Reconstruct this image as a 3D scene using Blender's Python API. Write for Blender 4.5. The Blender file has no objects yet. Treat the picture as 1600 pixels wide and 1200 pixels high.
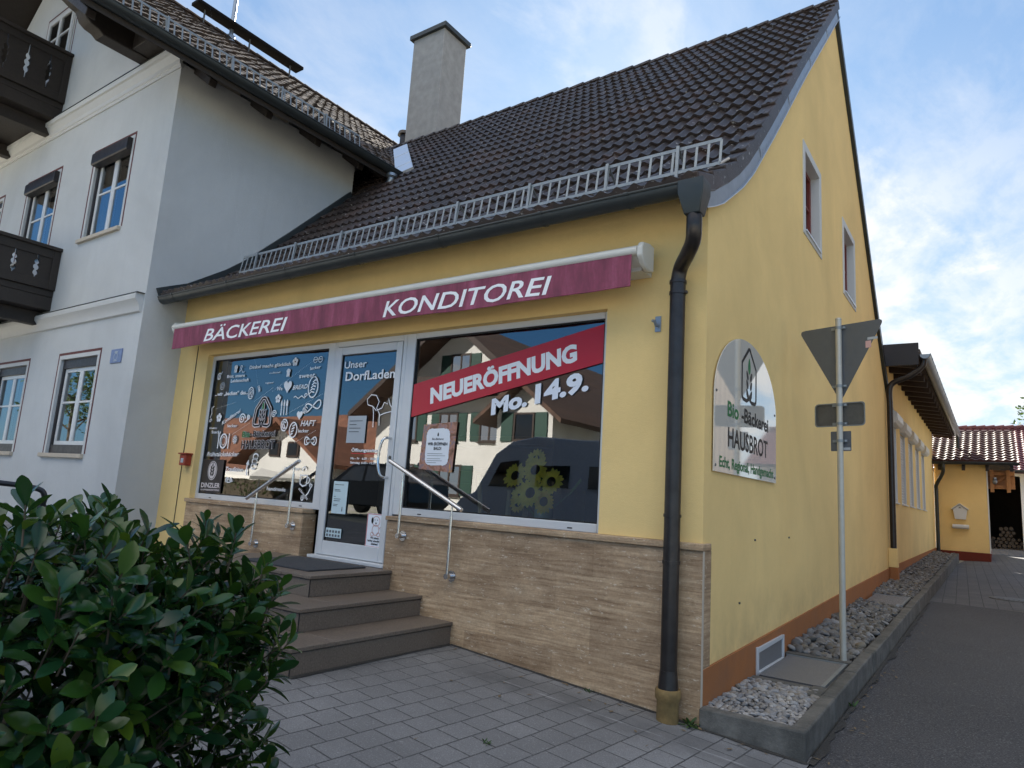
import bpy, bmesh, math, random
from mathutils import Vector, Matrix, Euler, noise as mnoise
random.seed(7)
SC = bpy.context.scene
COL = SC.collection
R = math.radians
PI = math.pi

# ------------------------------------------------------------------ camera
cam = bpy.data.cameras.new("camera"); camo = bpy.data.objects.new("camera", cam); COL.objects.link(camo)
cam.sensor_width = 36.0; cam.lens = 36.0*1070.07/1600.0
cam.clip_start = 0.05; cam.clip_end = 4000
CAM = Vector((1.7957, -5.0927, 1.4949))
rx, ux, fx = Vector((0.81941206, 0.56969821, 0.06330734)), Vector((0.04236575, -0.17033493, 0.98447507)), Vector((-0.57163713, 0.80400868, 0.16371019))
m = Matrix((rx, ux, -fx)).transposed().to_4x4(); m.translation = CAM
camo.matrix_world = m
SC.camera = camo

# ------------------------------------------------------------------ light
SUN_EL, SUN_AZ = 33.0, -27.0           # azimuth from +Y towards +X
sd = Vector((math.sin(R(SUN_AZ))*math.cos(R(SUN_EL)), math.cos(R(SUN_AZ))*math.cos(R(SUN_EL)), math.sin(R(SUN_EL))))
sun = bpy.data.lights.new("sun", 'SUN'); sun.energy = 5.0; sun.angle = R(0.5); sun.color = (1.0, 0.93, 0.82)
suno = bpy.data.objects.new("sun", sun); COL.objects.link(suno)
suno.rotation_euler = (-sd).to_track_quat('-Z', 'Y').to_euler(); suno.location = (0, 0, 40)

SC.view_settings.view_transform = 'Standard'; SC.view_settings.look = 'None'
SC.view_settings.gamma = 1.0; SC.view_settings.use_curve_mapping = False
SC.view_settings.exposure = 2.02

W = bpy.data.worlds.new("World"); SC.world = W; W.use_nodes = True
wn = W.node_tree; wn.nodes.clear()
def wnode(t, **k):
    n = wn.nodes.new(t)
    for a, b in k.items(): setattr(n, a, b)
    return n
out = wnode('ShaderNodeOutputWorld'); bg = wnode('ShaderNodeBackground'); bg.inputs[1].default_value = 0.05
sky = wnode('ShaderNodeTexSky', sky_type='NISHITA', sun_disc=False)
sky.sun_elevation = R(SUN_EL); sky.sun_rotation = R(SUN_AZ); sky.altitude = 500; sky.air_density = 1.0; sky.dust_density = 0.3; sky.ozone_density = 1.6
tc = wnode('ShaderNodeTexCoord'); sep = wnode('ShaderNodeSeparateXYZ')
wn.links.new(tc.outputs['Generated'], sep.inputs[0])
def wmath(op, a, b=None, c=None):
    n = wnode('ShaderNodeMath', operation=op)
    for i, v in enumerate((a, b, c)):
        if v is None: continue
        if isinstance(v, (int, float)): n.inputs[i].default_value = v
        else: wn.links.new(v, n.inputs[i])
    return n.outputs[0]
zc = wmath('ADD', wmath('MAXIMUM', sep.outputs[2], 0.0), 0.22)
cmb = wnode('ShaderNodeCombineXYZ')
wn.links.new(wmath('DIVIDE', sep.outputs[0], zc), cmb.inputs[0]); wn.links.new(wmath('DIVIDE', sep.outputs[1], zc), cmb.inputs[1])
def wnoise(scale, detail, rough, dist, off):
    mp = wnode('ShaderNodeMapping'); mp.inputs['Location'].default_value = off; mp.inputs['Rotation'].default_value = (0, 0, R(25)); mp.inputs['Scale'].default_value = (1.0, 0.6, 1)
    wn.links.new(cmb.outputs[0], mp.inputs[0])
    n = wnode('ShaderNodeTexNoise'); n.inputs['Scale'].default_value = scale; n.inputs['Detail'].default_value = detail
    n.inputs['Roughness'].default_value = rough; n.inputs['Distortion'].default_value = dist
    wn.links.new(mp.outputs[0], n.inputs['Vector']); return n.outputs[0]
def wramp(fac, stops):
    r = wnode('ShaderNodeValToRGB'); e = r.color_ramp.elements
    e[0].position, e[0].color = stops[0][0], (stops[0][1],)*3+(1,)
    e[1].position, e[1].color = stops[1][0], (stops[1][1],)*3+(1,)
    wn.links.new(fac, r.inputs[0]); return r.outputs[0]
c1 = wramp(wnoise(1.9, 11, 0.62, 0.45, (3.1, 1.2, 0)), ((0.44, 0.0), (0.58, 1.0)))
c2 = wramp(wnoise(0.55, 5, 0.55, 0.6, (7.3, 4.9, 0)), ((0.31, 0.0), (0.56, 0.80)))
c3 = wramp(wnoise(6.0, 6, 0.62, 0.2, (1.0, 8.0, 0)), ((0.38, 0.40), (0.60, 1.0)))
cl = wmath('MULTIPLY', wmath('MAXIMUM', c1, c2), c3)
# the clouds stand in the half of the sky towards the sun and near the horizon; the sky behind the camera is clear
half = wmath('MULTIPLY_ADD', sep.outputs[1], 1.6, 0.25); half = wmath('MINIMUM', wmath('MAXIMUM', half, 0.0), 1.0)
cl = wmath('MULTIPLY', cl, half)
cl = wmath('MULTIPLY', cl, wmath('MINIMUM', wmath('MAXIMUM', wmath('MULTIPLY_ADD', sep.outputs[2], -2.0, 1.75), 0.55), 1.35))
cl = wmath('MINIMUM', cl, 1.0)
cl = wmath('MULTIPLY', cl, 0.95)
mixc = wnode('ShaderNodeMix', data_type='RGBA')
# a little bluer, and the glare round the sun held back as a camera would
def wvec(op, a, b):
    n = wnode('ShaderNodeVectorMath', operation=op)
    for i, v in enumerate((a, b)):
        if isinstance(v, tuple): n.inputs[i].default_value = v
        else: wn.links.new(v, n.inputs[i])
    return n.outputs[0]
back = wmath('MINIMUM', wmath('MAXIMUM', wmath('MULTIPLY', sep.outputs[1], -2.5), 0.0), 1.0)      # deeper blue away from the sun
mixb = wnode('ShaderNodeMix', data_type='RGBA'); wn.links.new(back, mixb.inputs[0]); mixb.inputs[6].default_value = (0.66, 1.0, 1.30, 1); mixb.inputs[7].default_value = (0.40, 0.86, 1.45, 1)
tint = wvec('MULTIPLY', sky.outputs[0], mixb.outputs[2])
soft = wvec('DIVIDE', tint, wvec('ADD', wvec('MULTIPLY', tint, (.14, .115, .092)), (1.0, 1.0, 1.0)))
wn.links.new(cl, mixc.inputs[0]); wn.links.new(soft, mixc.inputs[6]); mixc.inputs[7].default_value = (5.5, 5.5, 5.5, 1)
# unseen high clouds, added behind the camera and extra bright to fill the facades
fill_clouds = wmath('MULTIPLY', wmath('MINIMUM', wmath('MAXIMUM', wmath('MULTIPLY_ADD', sep.outputs[1], -2.2, 0.1), 0.0), 1.0), wmath('MINIMUM', wmath('MAXIMUM', wmath('MULTIPLY_ADD', sep.outputs[2], 3.4, -1.35), 0.0), 1.0))
fill_clouds = wmath('MULTIPLY', fill_clouds, wramp(wnoise(1.1, 6, 0.6, 0.4, (5.0, 2.0, 0)), ((0.30, 0.25), (0.55, 1.0))))
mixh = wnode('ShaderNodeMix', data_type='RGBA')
wn.links.new(fill_clouds, mixh.inputs[0]); wn.links.new(mixc.outputs[2], mixh.inputs[6]); mixh.inputs[7].default_value = (10.5, 10.2, 9.6, 1)
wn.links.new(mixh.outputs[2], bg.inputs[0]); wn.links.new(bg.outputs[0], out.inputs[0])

# ------------------------------------------------------------------ materials
MATS = {}
class NT:
    def __init__(s, name):
        s.m = bpy.data.materials.new(name); s.m.use_nodes = True; s.t = s.m.node_tree; s.t.nodes.clear()
        s.out = s.n('ShaderNodeOutputMaterial'); s.b = s.n('ShaderNodeBsdfPrincipled'); s.l(s.b.outputs[0], s.out.inputs[0])
        MATS[name] = s.m
    def n(s, t, **k):
        x = s.t.nodes.new(t)
        for a, b in k.items(): setattr(x, a, b)
        return x
    def l(s, a, b): s.t.links.new(a, b)
    def set(s, inp, v):
        i = s.b.inputs[inp]
        if isinstance(v, (int, float)): i.default_value = v
        elif isinstance(v, tuple): i.default_value = v if len(v) == 4 else v+(1,)
        else: s.l(v, i)
    def pos(s, scale=(1, 1, 1), rot=(0, 0, 0), loc=(0, 0, 0), obj=False):
        g = s.n('ShaderNodeTexCoord').outputs['Object'] if obj else s.n('ShaderNodeNewGeometry').outputs['Position']
        mp = s.n('ShaderNodeMapping'); mp.inputs['Scale'].default_value = scale; mp.inputs['Rotation'].default_value = rot; mp.inputs['Location'].default_value = loc
        s.l(g, mp.inputs[0]); return mp.outputs[0]
    def noise(s, vec, scale, detail=4, rough=.55, dist=0, col=False):
        x = s.n('ShaderNodeTexNoise'); x.inputs['Scale'].default_value = scale; x.inputs['Detail'].default_value = detail
        x.inputs['Roughness'].default_value = rough; x.inputs['Distortion'].default_value = dist
        s.l(vec, x.inputs['Vector']); return x.outputs[1 if col else 0]
    def ramp(s, fac, stops, interp='LINEAR'):
        r = s.n('ShaderNodeValToRGB'); r.color_ramp.interpolation = interp; e = r.color_ramp.elements
        while len(e) < len(stops): e.new(0.5)
        for x, (p, c) in zip(e, stops):
            x.position = p; x.color = ((c,)*3 if isinstance(c, (int, float)) else c)+(1,)
        s.l(fac, r.inputs[0]); return r.outputs[0]
    def mix(s, fac, a, b, mode='MIX'):
        x = s.n('ShaderNodeMix', data_type='RGBA', blend_type=mode)
        for i, v in ((0, fac), (6, a), (7, b)):
            if isinstance(v, (int, float)): x.inputs[i].default_value = v
            elif isinstance(v, tuple): x.inputs[i].default_value = v if len(v) == 4 else v+(1,)
            else: s.l(v, x.inputs[i])
        return x.outputs[2]
    def math(s, op, a, b=None):
        x = s.n('ShaderNodeMath', operation=op)
        for i, v in enumerate((a, b)):
            if v is None: continue
            if isinstance(v, (int, float)): x.inputs[i].default_value = v
            else: s.l(v, x.inputs[i])
        return x.outputs[0]
    def bump(s, h, strength=.3, dist=.01):
        b = s.n('ShaderNodeBump'); b.inputs['Strength'].default_value = strength; b.inputs['Distance'].default_value = dist
        s.l(h, b.inputs['Height']); s.l(b.outputs[0], s.b.inputs['Normal'])
def sc(c, k): return tuple(x*k for x in c[:3])

def plain(name, col, rough=.6, metal=0.0, var=.12, scale=8, bump=0.0, bscale=60, spec=.5):
    s = NT(name); p = s.pos()
    f = s.noise(p, scale, 5, .6)
    s.set('Base Color', s.mix(f, sc(col, 1-var), sc(col, 1+var)))
    s.set('Roughness', s.ramp(s.noise(p, scale*2.3, 3), ((.3, max(.02, rough-.06)), (.7, min(1, rough+.06))))); s.set('Metallic', metal); s.set('Specular IOR Level', spec)
    if bump: s.bump(s.noise(p, bscale, 4, .6), bump, .01)
    return s.m

def render_wall(name, col, dirt=(.35, .33, .3), dirtamt=.25, streak=.35):
    s = NT(name); p = s.pos()
    big = s.noise(p, .55, 5, .6, .4)
    c = s.mix(s.ramp(big, ((.3, 0.0), (.7, 1.0))), sc(col, .86), sc(col, 1.06))
    st = s.noise(s.pos(scale=(7, 7, .35)), 1.0, 5, .65)
    st = s.ramp(st, ((.50, 0.0), (.78, streak)))
    c = s.mix(st, c, sc(col, .74))
    fine = s.noise(p, 22, 4, .7)
    c = s.mix(s.ramp(fine, ((.35, .0), (.75, .16))), c, sc(col, .8))
    z = s.n('ShaderNodeSeparateXYZ'); s.l(s.n('ShaderNodeNewGeometry').outputs['Position'], z.inputs[0])
    low = s.math('MULTIPLY', s.ramp(z.outputs[2], ((.25, 1.0), (.9, 0.0))), s.ramp(s.noise(p, 3, 5, .65), ((.35, 0.0), (.7, dirtamt))))
    c = s.mix(low, c, dirt)
    s.set('Base Color', c); s.set('Roughness', .88); s.set('Specular IOR Level', .25)
    s.bump(s.math('ADD', s.noise(p, 130, 3, .7), s.math('MULTIPLY', s.noise(p, 25, 3), .6)), .45, .009)
    return s.m

render_wall('yellow_render', (.92, .665, .288), (.36, .26, .14), .55, .11)
render_wall('white_render', (.57, .585, .59), (.36, .36, .35), .4, .16)
render_wall('brown_render', (.40, .155, .055), (.2, .12, .08), .4)
render_wall('dark_red_render', (.17, .035, .022), (.1, .05, .04), .3)
render_wall('beige_render', (.50, .45, .385), (.4, .38, .34), .2)
render_wall('house_white', (.70, .69, .66), (.45, .44, .42), .2, .08)
plain('chimney_render', (.31, .305, .295), .92, var=.34, scale=5, bump=.8, bscale=45)
plain('white_trim', (.56, .565, .56), .6, var=.05)
plain('window_white', (.66, .67, .67), .35, var=.03, spec=.5)
plain('aluminium_frame', (.62, .64, .66), .38, 0.15, var=.04)
plain('anthracite', (.021, .018, .020), .45, var=.15)
plain('dark_wood', (.028, .021, .017), .62, var=.3, scale=14, bump=.3, bscale=40)
plain('brown_wood', (.030, .015, .010), .6, var=.3, scale=9, bump=.2)
plain('added_barn_boards', (.115, .080, .055), .8, var=.3, scale=6, bump=.3)
plain('orange_wood', (.42, .19, .06), .55, var=.25, scale=9, bump=.2)
plain('red_wood', (.17, .030, .020), .45, var=.15)
plain('zinc', (.30, .34, .39), .42, .75, var=.12, scale=5)
plain('zinc_bright', (.62, .66, .72), .35, .8, var=.1, scale=6)
plain('gutter_metal', (.050, .058, .060), .42, .5, var=.25, scale=5)
plain('copper_brown', (.048, .042, .040), .34, .6, var=.5, scale=9, bump=.12, bscale=14)
plain('galvanised', (.27, .295, .31), .5, .55, var=.22, scale=12)
plain('post_steel', (.50, .48, .43), .5, .4, var=.15, scale=12)
plain('stainless', (.66, .66, .67), .20, 1.0, var=.06, scale=10)
plain('cream_metal', (.66, .65, .60), .4, 0.0, var=.06)
plain('rust_yellow', (.22, .145, .055), .85, 0, var=.6, scale=14, bump=.5, bscale=35)
plain('black_rubber', (.012, .012, .013), .5, var=.2)
plain('black_plastic', (.018, .018, .02), .35, var=.2)
plain('plate_beige', (.66, .62, .55), .6, var=.05)
plain('sign_back', (.14, .155, .18), .5, .5, var=.08)
plain('door_mat', (.045, .048, .055), .95, var=.3, scale=60, bump=.4, bscale=150)
plain('interior', (.045, .042, .040), .8, var=.3, scale=2)
plain('interior_shelf', (.16, .10, .06), .7, var=.3, scale=2)
plain('curtain', (.55, .56, .55), .9, var=.12, scale=20)
plain('white_vinyl', (.88, .89, .91), .45, var=.02)
plain('grey_vinyl', (.80, .84, .92), .45, var=.04)
plain('black_vinyl', (.012, .012, .014), .45, var=.1, spec=.2)
plain('green_vinyl', (.015, .17, .05), .45, var=.1, spec=.2)
plain('dark_panel', (.022, .018, .020), .4, var=.2)
plain('panel_cream', (.72, .66, .66), .5, var=.05)
plain('red_vinyl', (.50, .010, .030), .35, var=.05, scale=2)
plain('paper', (.80, .83, .88), .7, var=.03)
plain('paper_mint', (.55, .68, .72), .7, var=.05)
plain('paper_grey', (.42, .46, .50), .7, var=.05)
plain('pink_ink', (.62, .38, .36), .7, var=.08)
plain('red_paint', (.33, .045, .02), .5, var=.2)
plain('red_brown_paint', (.11, .024, .024), .7, var=.15)
plain('sill_stone', (.52, .45, .36), .7, var=.12)
plain('plaque_blue', (.17, .22, .38), .35, var=.35, scale=25)
plain('petal', (1.0, .80, .12), .55, var=.25, scale=30)
plain('petal_deep', (1.0, .70, .09), .55, var=.25, scale=30)
plain('seed_disc', (.045, .030, .022), .9, var=.5, scale=60, bump=.8, bscale=200)
plain('stem_green', (.08, .16, .03), .6, var=.25)
plain('vase_glass', (.45, .52, .42), .12, var=.1)
plain('dry_leaf', (.17, .12, .065), .8, var=.4)
plain('straw', (.55, .42, .22), .8, var=.2)
plain('log_end', (.028, .022, .018), .8, var=.6, scale=14)
plain('twig', (.06, .045, .028), .8, var=.3)
plain('van_paint', (.50, .56, .64), .25, .0, var=.05)
plain('car_paint', (.015, .015, .018), .15, .2, var=.05)
plain('green_shutter', (.012, .055, .040), .5, var=.12)
plain('sunshade', (.80, .78, .72), .8, var=.05)
plain('grey_metal', (.30, .31, .32), .4, .7, var=.1)
plain('solar_dark', (.011, .010, .010), .9, var=.25, spec=.1)
plain('bird_lichen', (.55, .50, .46), .9, var=.4, scale=40)
plain('iron', (.13, .13, .125), .6, .6, var=.3, scale=12, bump=.4)

def glass(name, ior, tint, rough=0.0):
    s = NT(name); s.t.nodes.remove(s.b)
    fr = s.n('ShaderNodeFresnel'); fr.inputs[0].default_value = ior
    tr = s.n('ShaderNodeBsdfTransparent'); tr.inputs[0].default_value = tint+(1,)
    gl = s.n('ShaderNodeBsdfGlossy'); gl.inputs['Roughness'].default_value = rough; gl.inputs['Color'].default_value = (.95, .97, 1, 1)
    b = s.n('ShaderNodeBump'); b.inputs['Strength'].default_value = .05; b.inputs['Distance'].default_value = .02
    s.l(s.noise(s.pos(), .9, 2, .5), b.inputs['Height']); s.l(b.outputs[0], gl.inputs['Normal'])
    mx = s.n('ShaderNodeMixShader'); s.l(fr.outputs[0], mx.inputs[0]); s.l(tr.outputs[0], mx.inputs[1]); s.l(gl.outputs[0], mx.inputs[2])
    s.l(mx.outputs[0], s.out.inputs[0]); return s.m
glass('shop_glass', 2.5, (.95, .96, .96))
glass('window_glass', 3.4, (.6, .63, .65))
glass('car_glass', 2.2, (.08, .09, .1))

# concrete pavers, laid in rows
def pavers(name, w, h, rot, col, bias=0.0):
    s = NT(name); p = s.pos(rot=(0, 0, rot))
    wob = s.n('ShaderNodeVectorMath', operation='MULTIPLY_ADD'); s.l(s.noise(s.pos(), 3.0, 2, .5, col=True), wob.inputs[0]); wob.inputs[1].default_value = (.012,)*3; s.l(p, wob.inputs[2])
    b = s.n('ShaderNodeTexBrick'); b.offset = .5; b.offset_frequency = 2; b.squash = 1.0
    s.l(wob.outputs[0], b.inputs['Vector'])
    b.inputs['Scale'].default_value = 1.0; b.inputs['Brick Width'].default_value = w; b.inputs['Row Height'].default_value = h
    b.inputs['Mortar Size'].default_value = .0058; b.inputs['Mortar Smooth'].default_value = .25; b.inputs['Bias'].default_value = 0
    b.inputs['Color1'].default_value = sc(col, .84)+(1,); b.inputs['Color2'].default_value = sc(col, 1.10)+(1,); b.inputs['Mortar'].default_value = sc(col, .10)+(1,)
    big = s.noise(s.pos(), .8, 6, .65, .5)
    c = s.mix(s.ramp(big, ((.34, .6), (.60, 0.0))), b.outputs[0], sc(col, .52))
    gr = s.noise(s.pos(), 260, 2, .6); gr2 = s.noise(s.pos(), 90, 3, .6)
    c = s.mix(s.ramp(gr, ((.38, .65), (.58, 0.0))), c, sc(col, .40), 'MIX')
    c = s.mix(s.ramp(gr2, ((.56, 0.0), (.74, .55))), c, sc(col, 1.7))
    if name == 'pavers':      # damp stain and pale lime line where the eaves drip
        sy = s.n('ShaderNodeSeparateXYZ'); s.l(s.n('ShaderNodeNewGeometry').outputs['Position'], sy.inputs[0])
        yv = s.math('ADD', sy.outputs[1], s.math('MULTIPLY', s.math('SUBTRACT', s.noise(s.pos(), 5, 4, .6), .5), .16))
        band = s.ramp(s.math('ADD', yv, 1.0), ((.30, 0.0), (.50, .75), (.70, .65), (.86, 0.0)))
        inx = s.ramp(s.math('ADD', s.math('MULTIPLY', sy.outputs[0], .3), .75), ((.10, 0.0), (.30, 1.0)))
        c = s.mix(s.math('MULTIPLY', s.math('MULTIPLY', band, inx), s.ramp(s.noise(s.pos(), 2.5, 5, .6), ((.35, .25), (.6, 1.0)))), c, sc(col, .36))
        line = s.ramp(s.math('ADD', sy.outputs[1], 1.0), ((.545, 0.0), (.56, .5), (.575, 0.0)))
        c = s.mix(s.math('MULTIPLY', s.math('MULTIPLY', line, inx), s.ramp(s.noise(s.pos(), 6, 4, .6), ((.4, 0.0), (.6, 1.0)))), c, sc(col, 1.9))
    s.set('Base Color', c); s.set('Roughness', .86)
    hgt = s.math('SUBTRACT', s.math('MULTIPLY', gr2, .12), b.outputs[1])
    s.bump(hgt, .7, .008)
    return s.m
pavers('pavers', .222, .198, R(-90+4), (.245, .246, .252))
pavers('drive_pavers', .30, .21, R(-90-2), (.15, .15, .155))
def asphalt():
    s = NT('asphalt'); p = s.pos()
    c = s.mix(s.noise(p, .7, 6, .6, .3), (.042, .042, .047), (.080, .079, .084))
    sp = s.noise(p, 75, 4, .8)
    c = s.mix(s.ramp(sp, ((.54, 0.0), (.66, .9))), c, (.21, .21, .215))
    c = s.mix(s.ramp(sp, ((.36, .9), (.47, 0.0))), c, (.014, .014, .016))
    pale = s.noise(p, 14, 3, .6); c = s.mix(s.ramp(pale, ((.69, 0.0), (.74, .5))), c, (.3, .29, .27))
    s.set('Base Color', c); s.set('Roughness', .88); s.bump(s.noise(p, 120, 4, .7), .6, .01)
asphalt()
def concrete(name, col, moss=.5):
    s = NT(name); p = s.pos()
    c = s.mix(s.ramp(s.noise(p, 6, 8, .72), ((.3, 0.0), (.7, 1.0))), sc(col, .5), sc(col, 1.35))
    c = s.mix(s.ramp(s.noise(p, 2.2, 6, .7, .5), ((.45, 0.0), (.7, moss))), c, (.045, .046, .042))
    c = s.mix(s.ramp(s.noise(p, 150, 2, .6), ((.6, 0.0), (.75, .4))), c, sc(col, 1.6))
    s.set('Base Color', c); s.set('Roughness', .92); s.bump(s.noise(p, 60, 5, .7), .5, .01)
concrete('kerb_concrete', (.135, .13, .118), .75)
concrete('cover_concrete', (.19, .19, .18), .3)
def travertine(name, hor=True):
    s = NT(name); p = s.pos()
    wob = s.noise(s.pos(scale=(.8, .8, 3)), 1.2, 3, .5)
    pv = s.pos(scale=(1.1, 1.1, 24)); ad = s.n('ShaderNodeVectorMath', operation='ADD')
    cm = s.n('ShaderNodeCombineXYZ'); s.l(s.math('MULTIPLY', wob, 1.6), cm.inputs[2]); s.l(pv, ad.inputs[0]); s.l(cm.outputs[0], ad.inputs[1])
    band = s.noise(ad.outputs[0], 1.5, 9, .72)
    c = s.ramp(band, ((.28, (.20, .120, .066)), (.42, (.37, .25, .150)), (.54, (.49, .35, .222)), (.70, (.64, .49, .335))))
    # slabs of differing tone
    b = s.n('ShaderNodeTexBrick'); b.offset = .37; b.offset_frequency = 2
    sw = s.n('ShaderNodeSeparateXYZ'); s.l(p, sw.inputs[0]); c2 = s.n('ShaderNodeCombineXYZ'); s.l(s.math('ADD', sw.outputs[0], sw.outputs[1]), c2.inputs[0]); s.l(sw.outputs[2], c2.inputs[1])
    s.l(c2.outputs[0], b.inputs['Vector']); b.inputs['Scale'].default_value = 1; b.inputs['Brick Width'].default_value = .92; b.inputs['Row Height'].default_value = .305
    b.inputs['Mortar Size'].default_value = .0011; b.inputs['Mortar Smooth'].default_value = .3; b.inputs['Color1'].default_value = (.80, .77, .74, 1); b.inputs['Color2'].default_value = (1.10, 1.09, 1.06, 1); b.inputs['Mortar'].default_value = (.62, .58, .52, 1)
    c = s.mix(1.0, c, b.outputs[0], 'MULTIPLY')
    cloud = s.noise(s.pos(scale=(1.6, 1.6, 3.2)), 1.8, 6, .68, .6)
    c = s.mix(1.0, c, s.ramp(cloud, ((.3, (.74, .70, .66)), (.5, (.98, .97, .96)), (.7, (1.18, 1.17, 1.15)))), 'MULTIPLY')
    gr = s.noise(p, 55, 4, .75)
    c = s.mix(1.0, c, s.ramp(gr, ((.3, .82), (.7, 1.14))), 'MULTIPLY')
    pit = s.noise(s.pos(scale=(9, 9, 34)), 1.6, 5, .75)
    c = s.mix(s.ramp(pit, ((.60, 0.0), (.66, .75))), c, (.74, .64, .50))
    pit2 = s.noise(s.pos(scale=(7, 7, 40), loc=(3, 1, 5)), 1.6, 4, .7)
    c = s.mix(s.ramp(pit2, ((.62, 0.0), (.67, .55))), c, (.14, .09, .055))
    s.set('Base Color', c); s.set('Roughness', .62); s.bump(s.math('SUBTRACT', s.math('MULTIPLY', pit2, -.3), b.outputs[1]), .3, .006)
travertine('travertine')
def stepstone():
    s = NT('step_granite'); p = s.pos()
    c = s.mix(s.noise(p, 2.0, 5, .6), (.115, .090, .070), (.19, .155, .125))
    v = s.noise(p, 75, 4, .8)
    c = s.mix(s.ramp(v, ((.3, .7), (.48, 0.0))), c, (.035, .027, .022)); c = s.mix(s.ramp(v, ((.56, 0.0), (.72, .7))), c, (.36, .27, .20))
    s.set('Base Color', c); s.set('Roughness', .55); s.bump(v, .15, .004)
stepstone()
def tilemat(name, base, warm, fleck=.0, rough=.6, tw=.30, axis=0, th=.33):
    s = NT(name); p = s.pos()
    c = s.mix(s.noise(p, 1.6, 6, .65), sc(base, .75), sc(base, 1.25))
    sx = s.n('ShaderNodeSeparateXYZ'); s.l(p, sx.inputs[0])
    cmb = s.n('ShaderNodeCombineXYZ'); s.l(s.math('FLOOR', s.math('DIVIDE', sx.outputs[axis], tw)), cmb.inputs[0]); s.l(s.math('FLOOR', s.math('DIVIDE', sx.outputs[2], th*.7)), cmb.inputs[1])
    wn_ = s.n('ShaderNodeTexWhiteNoise'); s.l(cmb.outputs[0], wn_.inputs[0])
    c = s.mix(s.ramp(wn_.outputs[0], ((.0, .0), (.75, .18), (1.0, .75))), c, warm)
    if fleck:
        f = s.noise(p, 16, 4, .72)
        c = s.mix(s.ramp(f, ((.72-fleck*.1, 0.0), (.75-fleck*.1, .75))), c, (.42, .40, .38))
        f2 = s.noise(p, 5, 6, .72)
        c = s.mix(s.ramp(f2, ((.50, 0.0), (.72, .45))), c, sc(base, 2.1))
    s.set('Base Color', c); s.set('Roughness', rough); s.set('Specular IOR Level', .4); s.bump(s.noise(p, 60, 4, .7), .35, .006)
tilemat('bakery_tile', (.031, .023, .021), (.060, .036, .029), .9, .46)
tilemat('old_tile', (.044, .031, .024), (.09, .056, .035), .9, .75, axis=1)
tilemat('porch_tile', (.075, .034, .030), (.11, .05, .042), .0, .52)
tilemat('barn_tile', (.115, .030, .032), (.16, .05, .045), .0, .4)
tilemat('rust_tile', (.15, .066, .040), (.22, .095, .055), .3, .8, th=.6)
tilemat('umber_tile', (.085, .052, .040), (.13, .075, .05), .3, .8, th=.6)
def awning_cloth():
    s = NT('awning_cloth'); p = s.pos()
    st = s.noise(s.pos(scale=(4.5, 4.5, .9)), 1.3, 5, .65)
    c = s.ramp(st, ((.25, (.10, .028, .048)), (.5, (.25, .055, .10)), (.75, (.42, .115, .20))))
    c = s.mix(s.ramp(s.noise(p, 30, 4, .6), ((.4, 0), (.7, .25))), c, (.12, .05, .06))
    s.set('Base Color', c); s.set('Roughness', .8); s.bump(s.noise(p, 350, 2), .15, .003)
awning_cloth()
def leafmat(name, cols, rough):
    s = NT(name); r = s.n('ShaderNodeNewGeometry').outputs['Random Per Island']
    c = s.ramp(r, tuple((i/(len(cols)-1), x) for i, x in enumerate(cols)))
    s.set('Base Color', s.mix(s.noise(s.pos(), 40, 3), c, sc((.03, .06, .02), 1))); s.b.inputs['Base Color'].links
    s.set('Base Color', c); s.set('Roughness', rough); s.set('Specular IOR Level', .5)
    tr = s.n('ShaderNodeBsdfTranslucent'); s.l(s.mix(.5, c, (.16, .30, .02)), tr.inputs[0])
    mx = s.n('ShaderNodeMixShader'); mx.inputs[0].default_value = .14
    s.l(s.b.outputs[0], mx.inputs[1]); s.l(tr.outputs[0], mx.inputs[2]); s.l(mx.outputs[0], s.out.inputs[0])
leafmat('laurel_leaf', [(.007, .032, .014), (.011, .048, .019), (.016, .060, .014), (.030, .082, .013), (.014, .052, .022), (.090, .155, .015)], .20)
leafmat('tree_leaf', [(.025, .055, .015), (.045, .085, .02), (.06, .10, .025)], .6)
leafmat('weed_leaf', [(.03, .07, .015), (.05, .11, .02)], .6)
def pebble(name, cols):
    s = NT(name); r = s.n('ShaderNodeNewGeometry').outputs['Random Per Island']
    c = s.ramp(r, tuple((i/(len(cols)-1), x) for i, x in enumerate(cols)))
    c = s.mix(s.ramp(s.noise(s.pos(), 90, 4, .7), ((.35, .0), (.75, .5))), c, (.12, .11, .10))
    s.set('Base Color', c); s.set('Roughness', .75); s.bump(s.noise(s.pos(), 120, 4), .2, .004)
pebble('pebble_pale', [(.16, .16, .165), (.34, .34, .35), (.26, .23, .19), (.48, .47, .46), (.22, .22, .23), (.30, .29, .28)])
pebble('pebble_grey', [(.075, .075, .08), (.19, .185, .18), (.12, .11, .09), (.28, .28, .285), (.10, .10, .105), (.21, .18, .13)])
plain('gravel_bed', (.045, .042, .038), .95, var=.5, scale=40, bump=.8, bscale=60)
def gratemat():
    s = NT('grating_steel'); w = s.n('ShaderNodeTexWave'); w.wave_type = 'BANDS'; w.bands_direction = 'Y'
    w.inputs['Scale'].default_value = 28; s.l(s.pos(), w.inputs[0])
    s.set('Base Color', s.mix(w.outputs[1], (.11, .11, .115), (.36, .36, .37))); s.set('Metallic', .6); s.set('Roughness', .5); s.bump(w.outputs[1], .6, .006)
gratemat()
def posterart():
    s = NT('poster_photo'); p = s.pos(obj=True)
    n = s.noise(p, 9, 5, .65, .8)
    c = s.ramp(n, ((.28, (.05, .025, .02)), (.42, (.26, .12, .07)), (.5, (.45, .22, .16)), (.58, (.20, .16, .20)), (.68, (.60, .28, .06)), (.8, (.7, .55, .45))))
    s.set('Base Color', c); s.set('Roughness', .4)
posterart()
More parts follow.
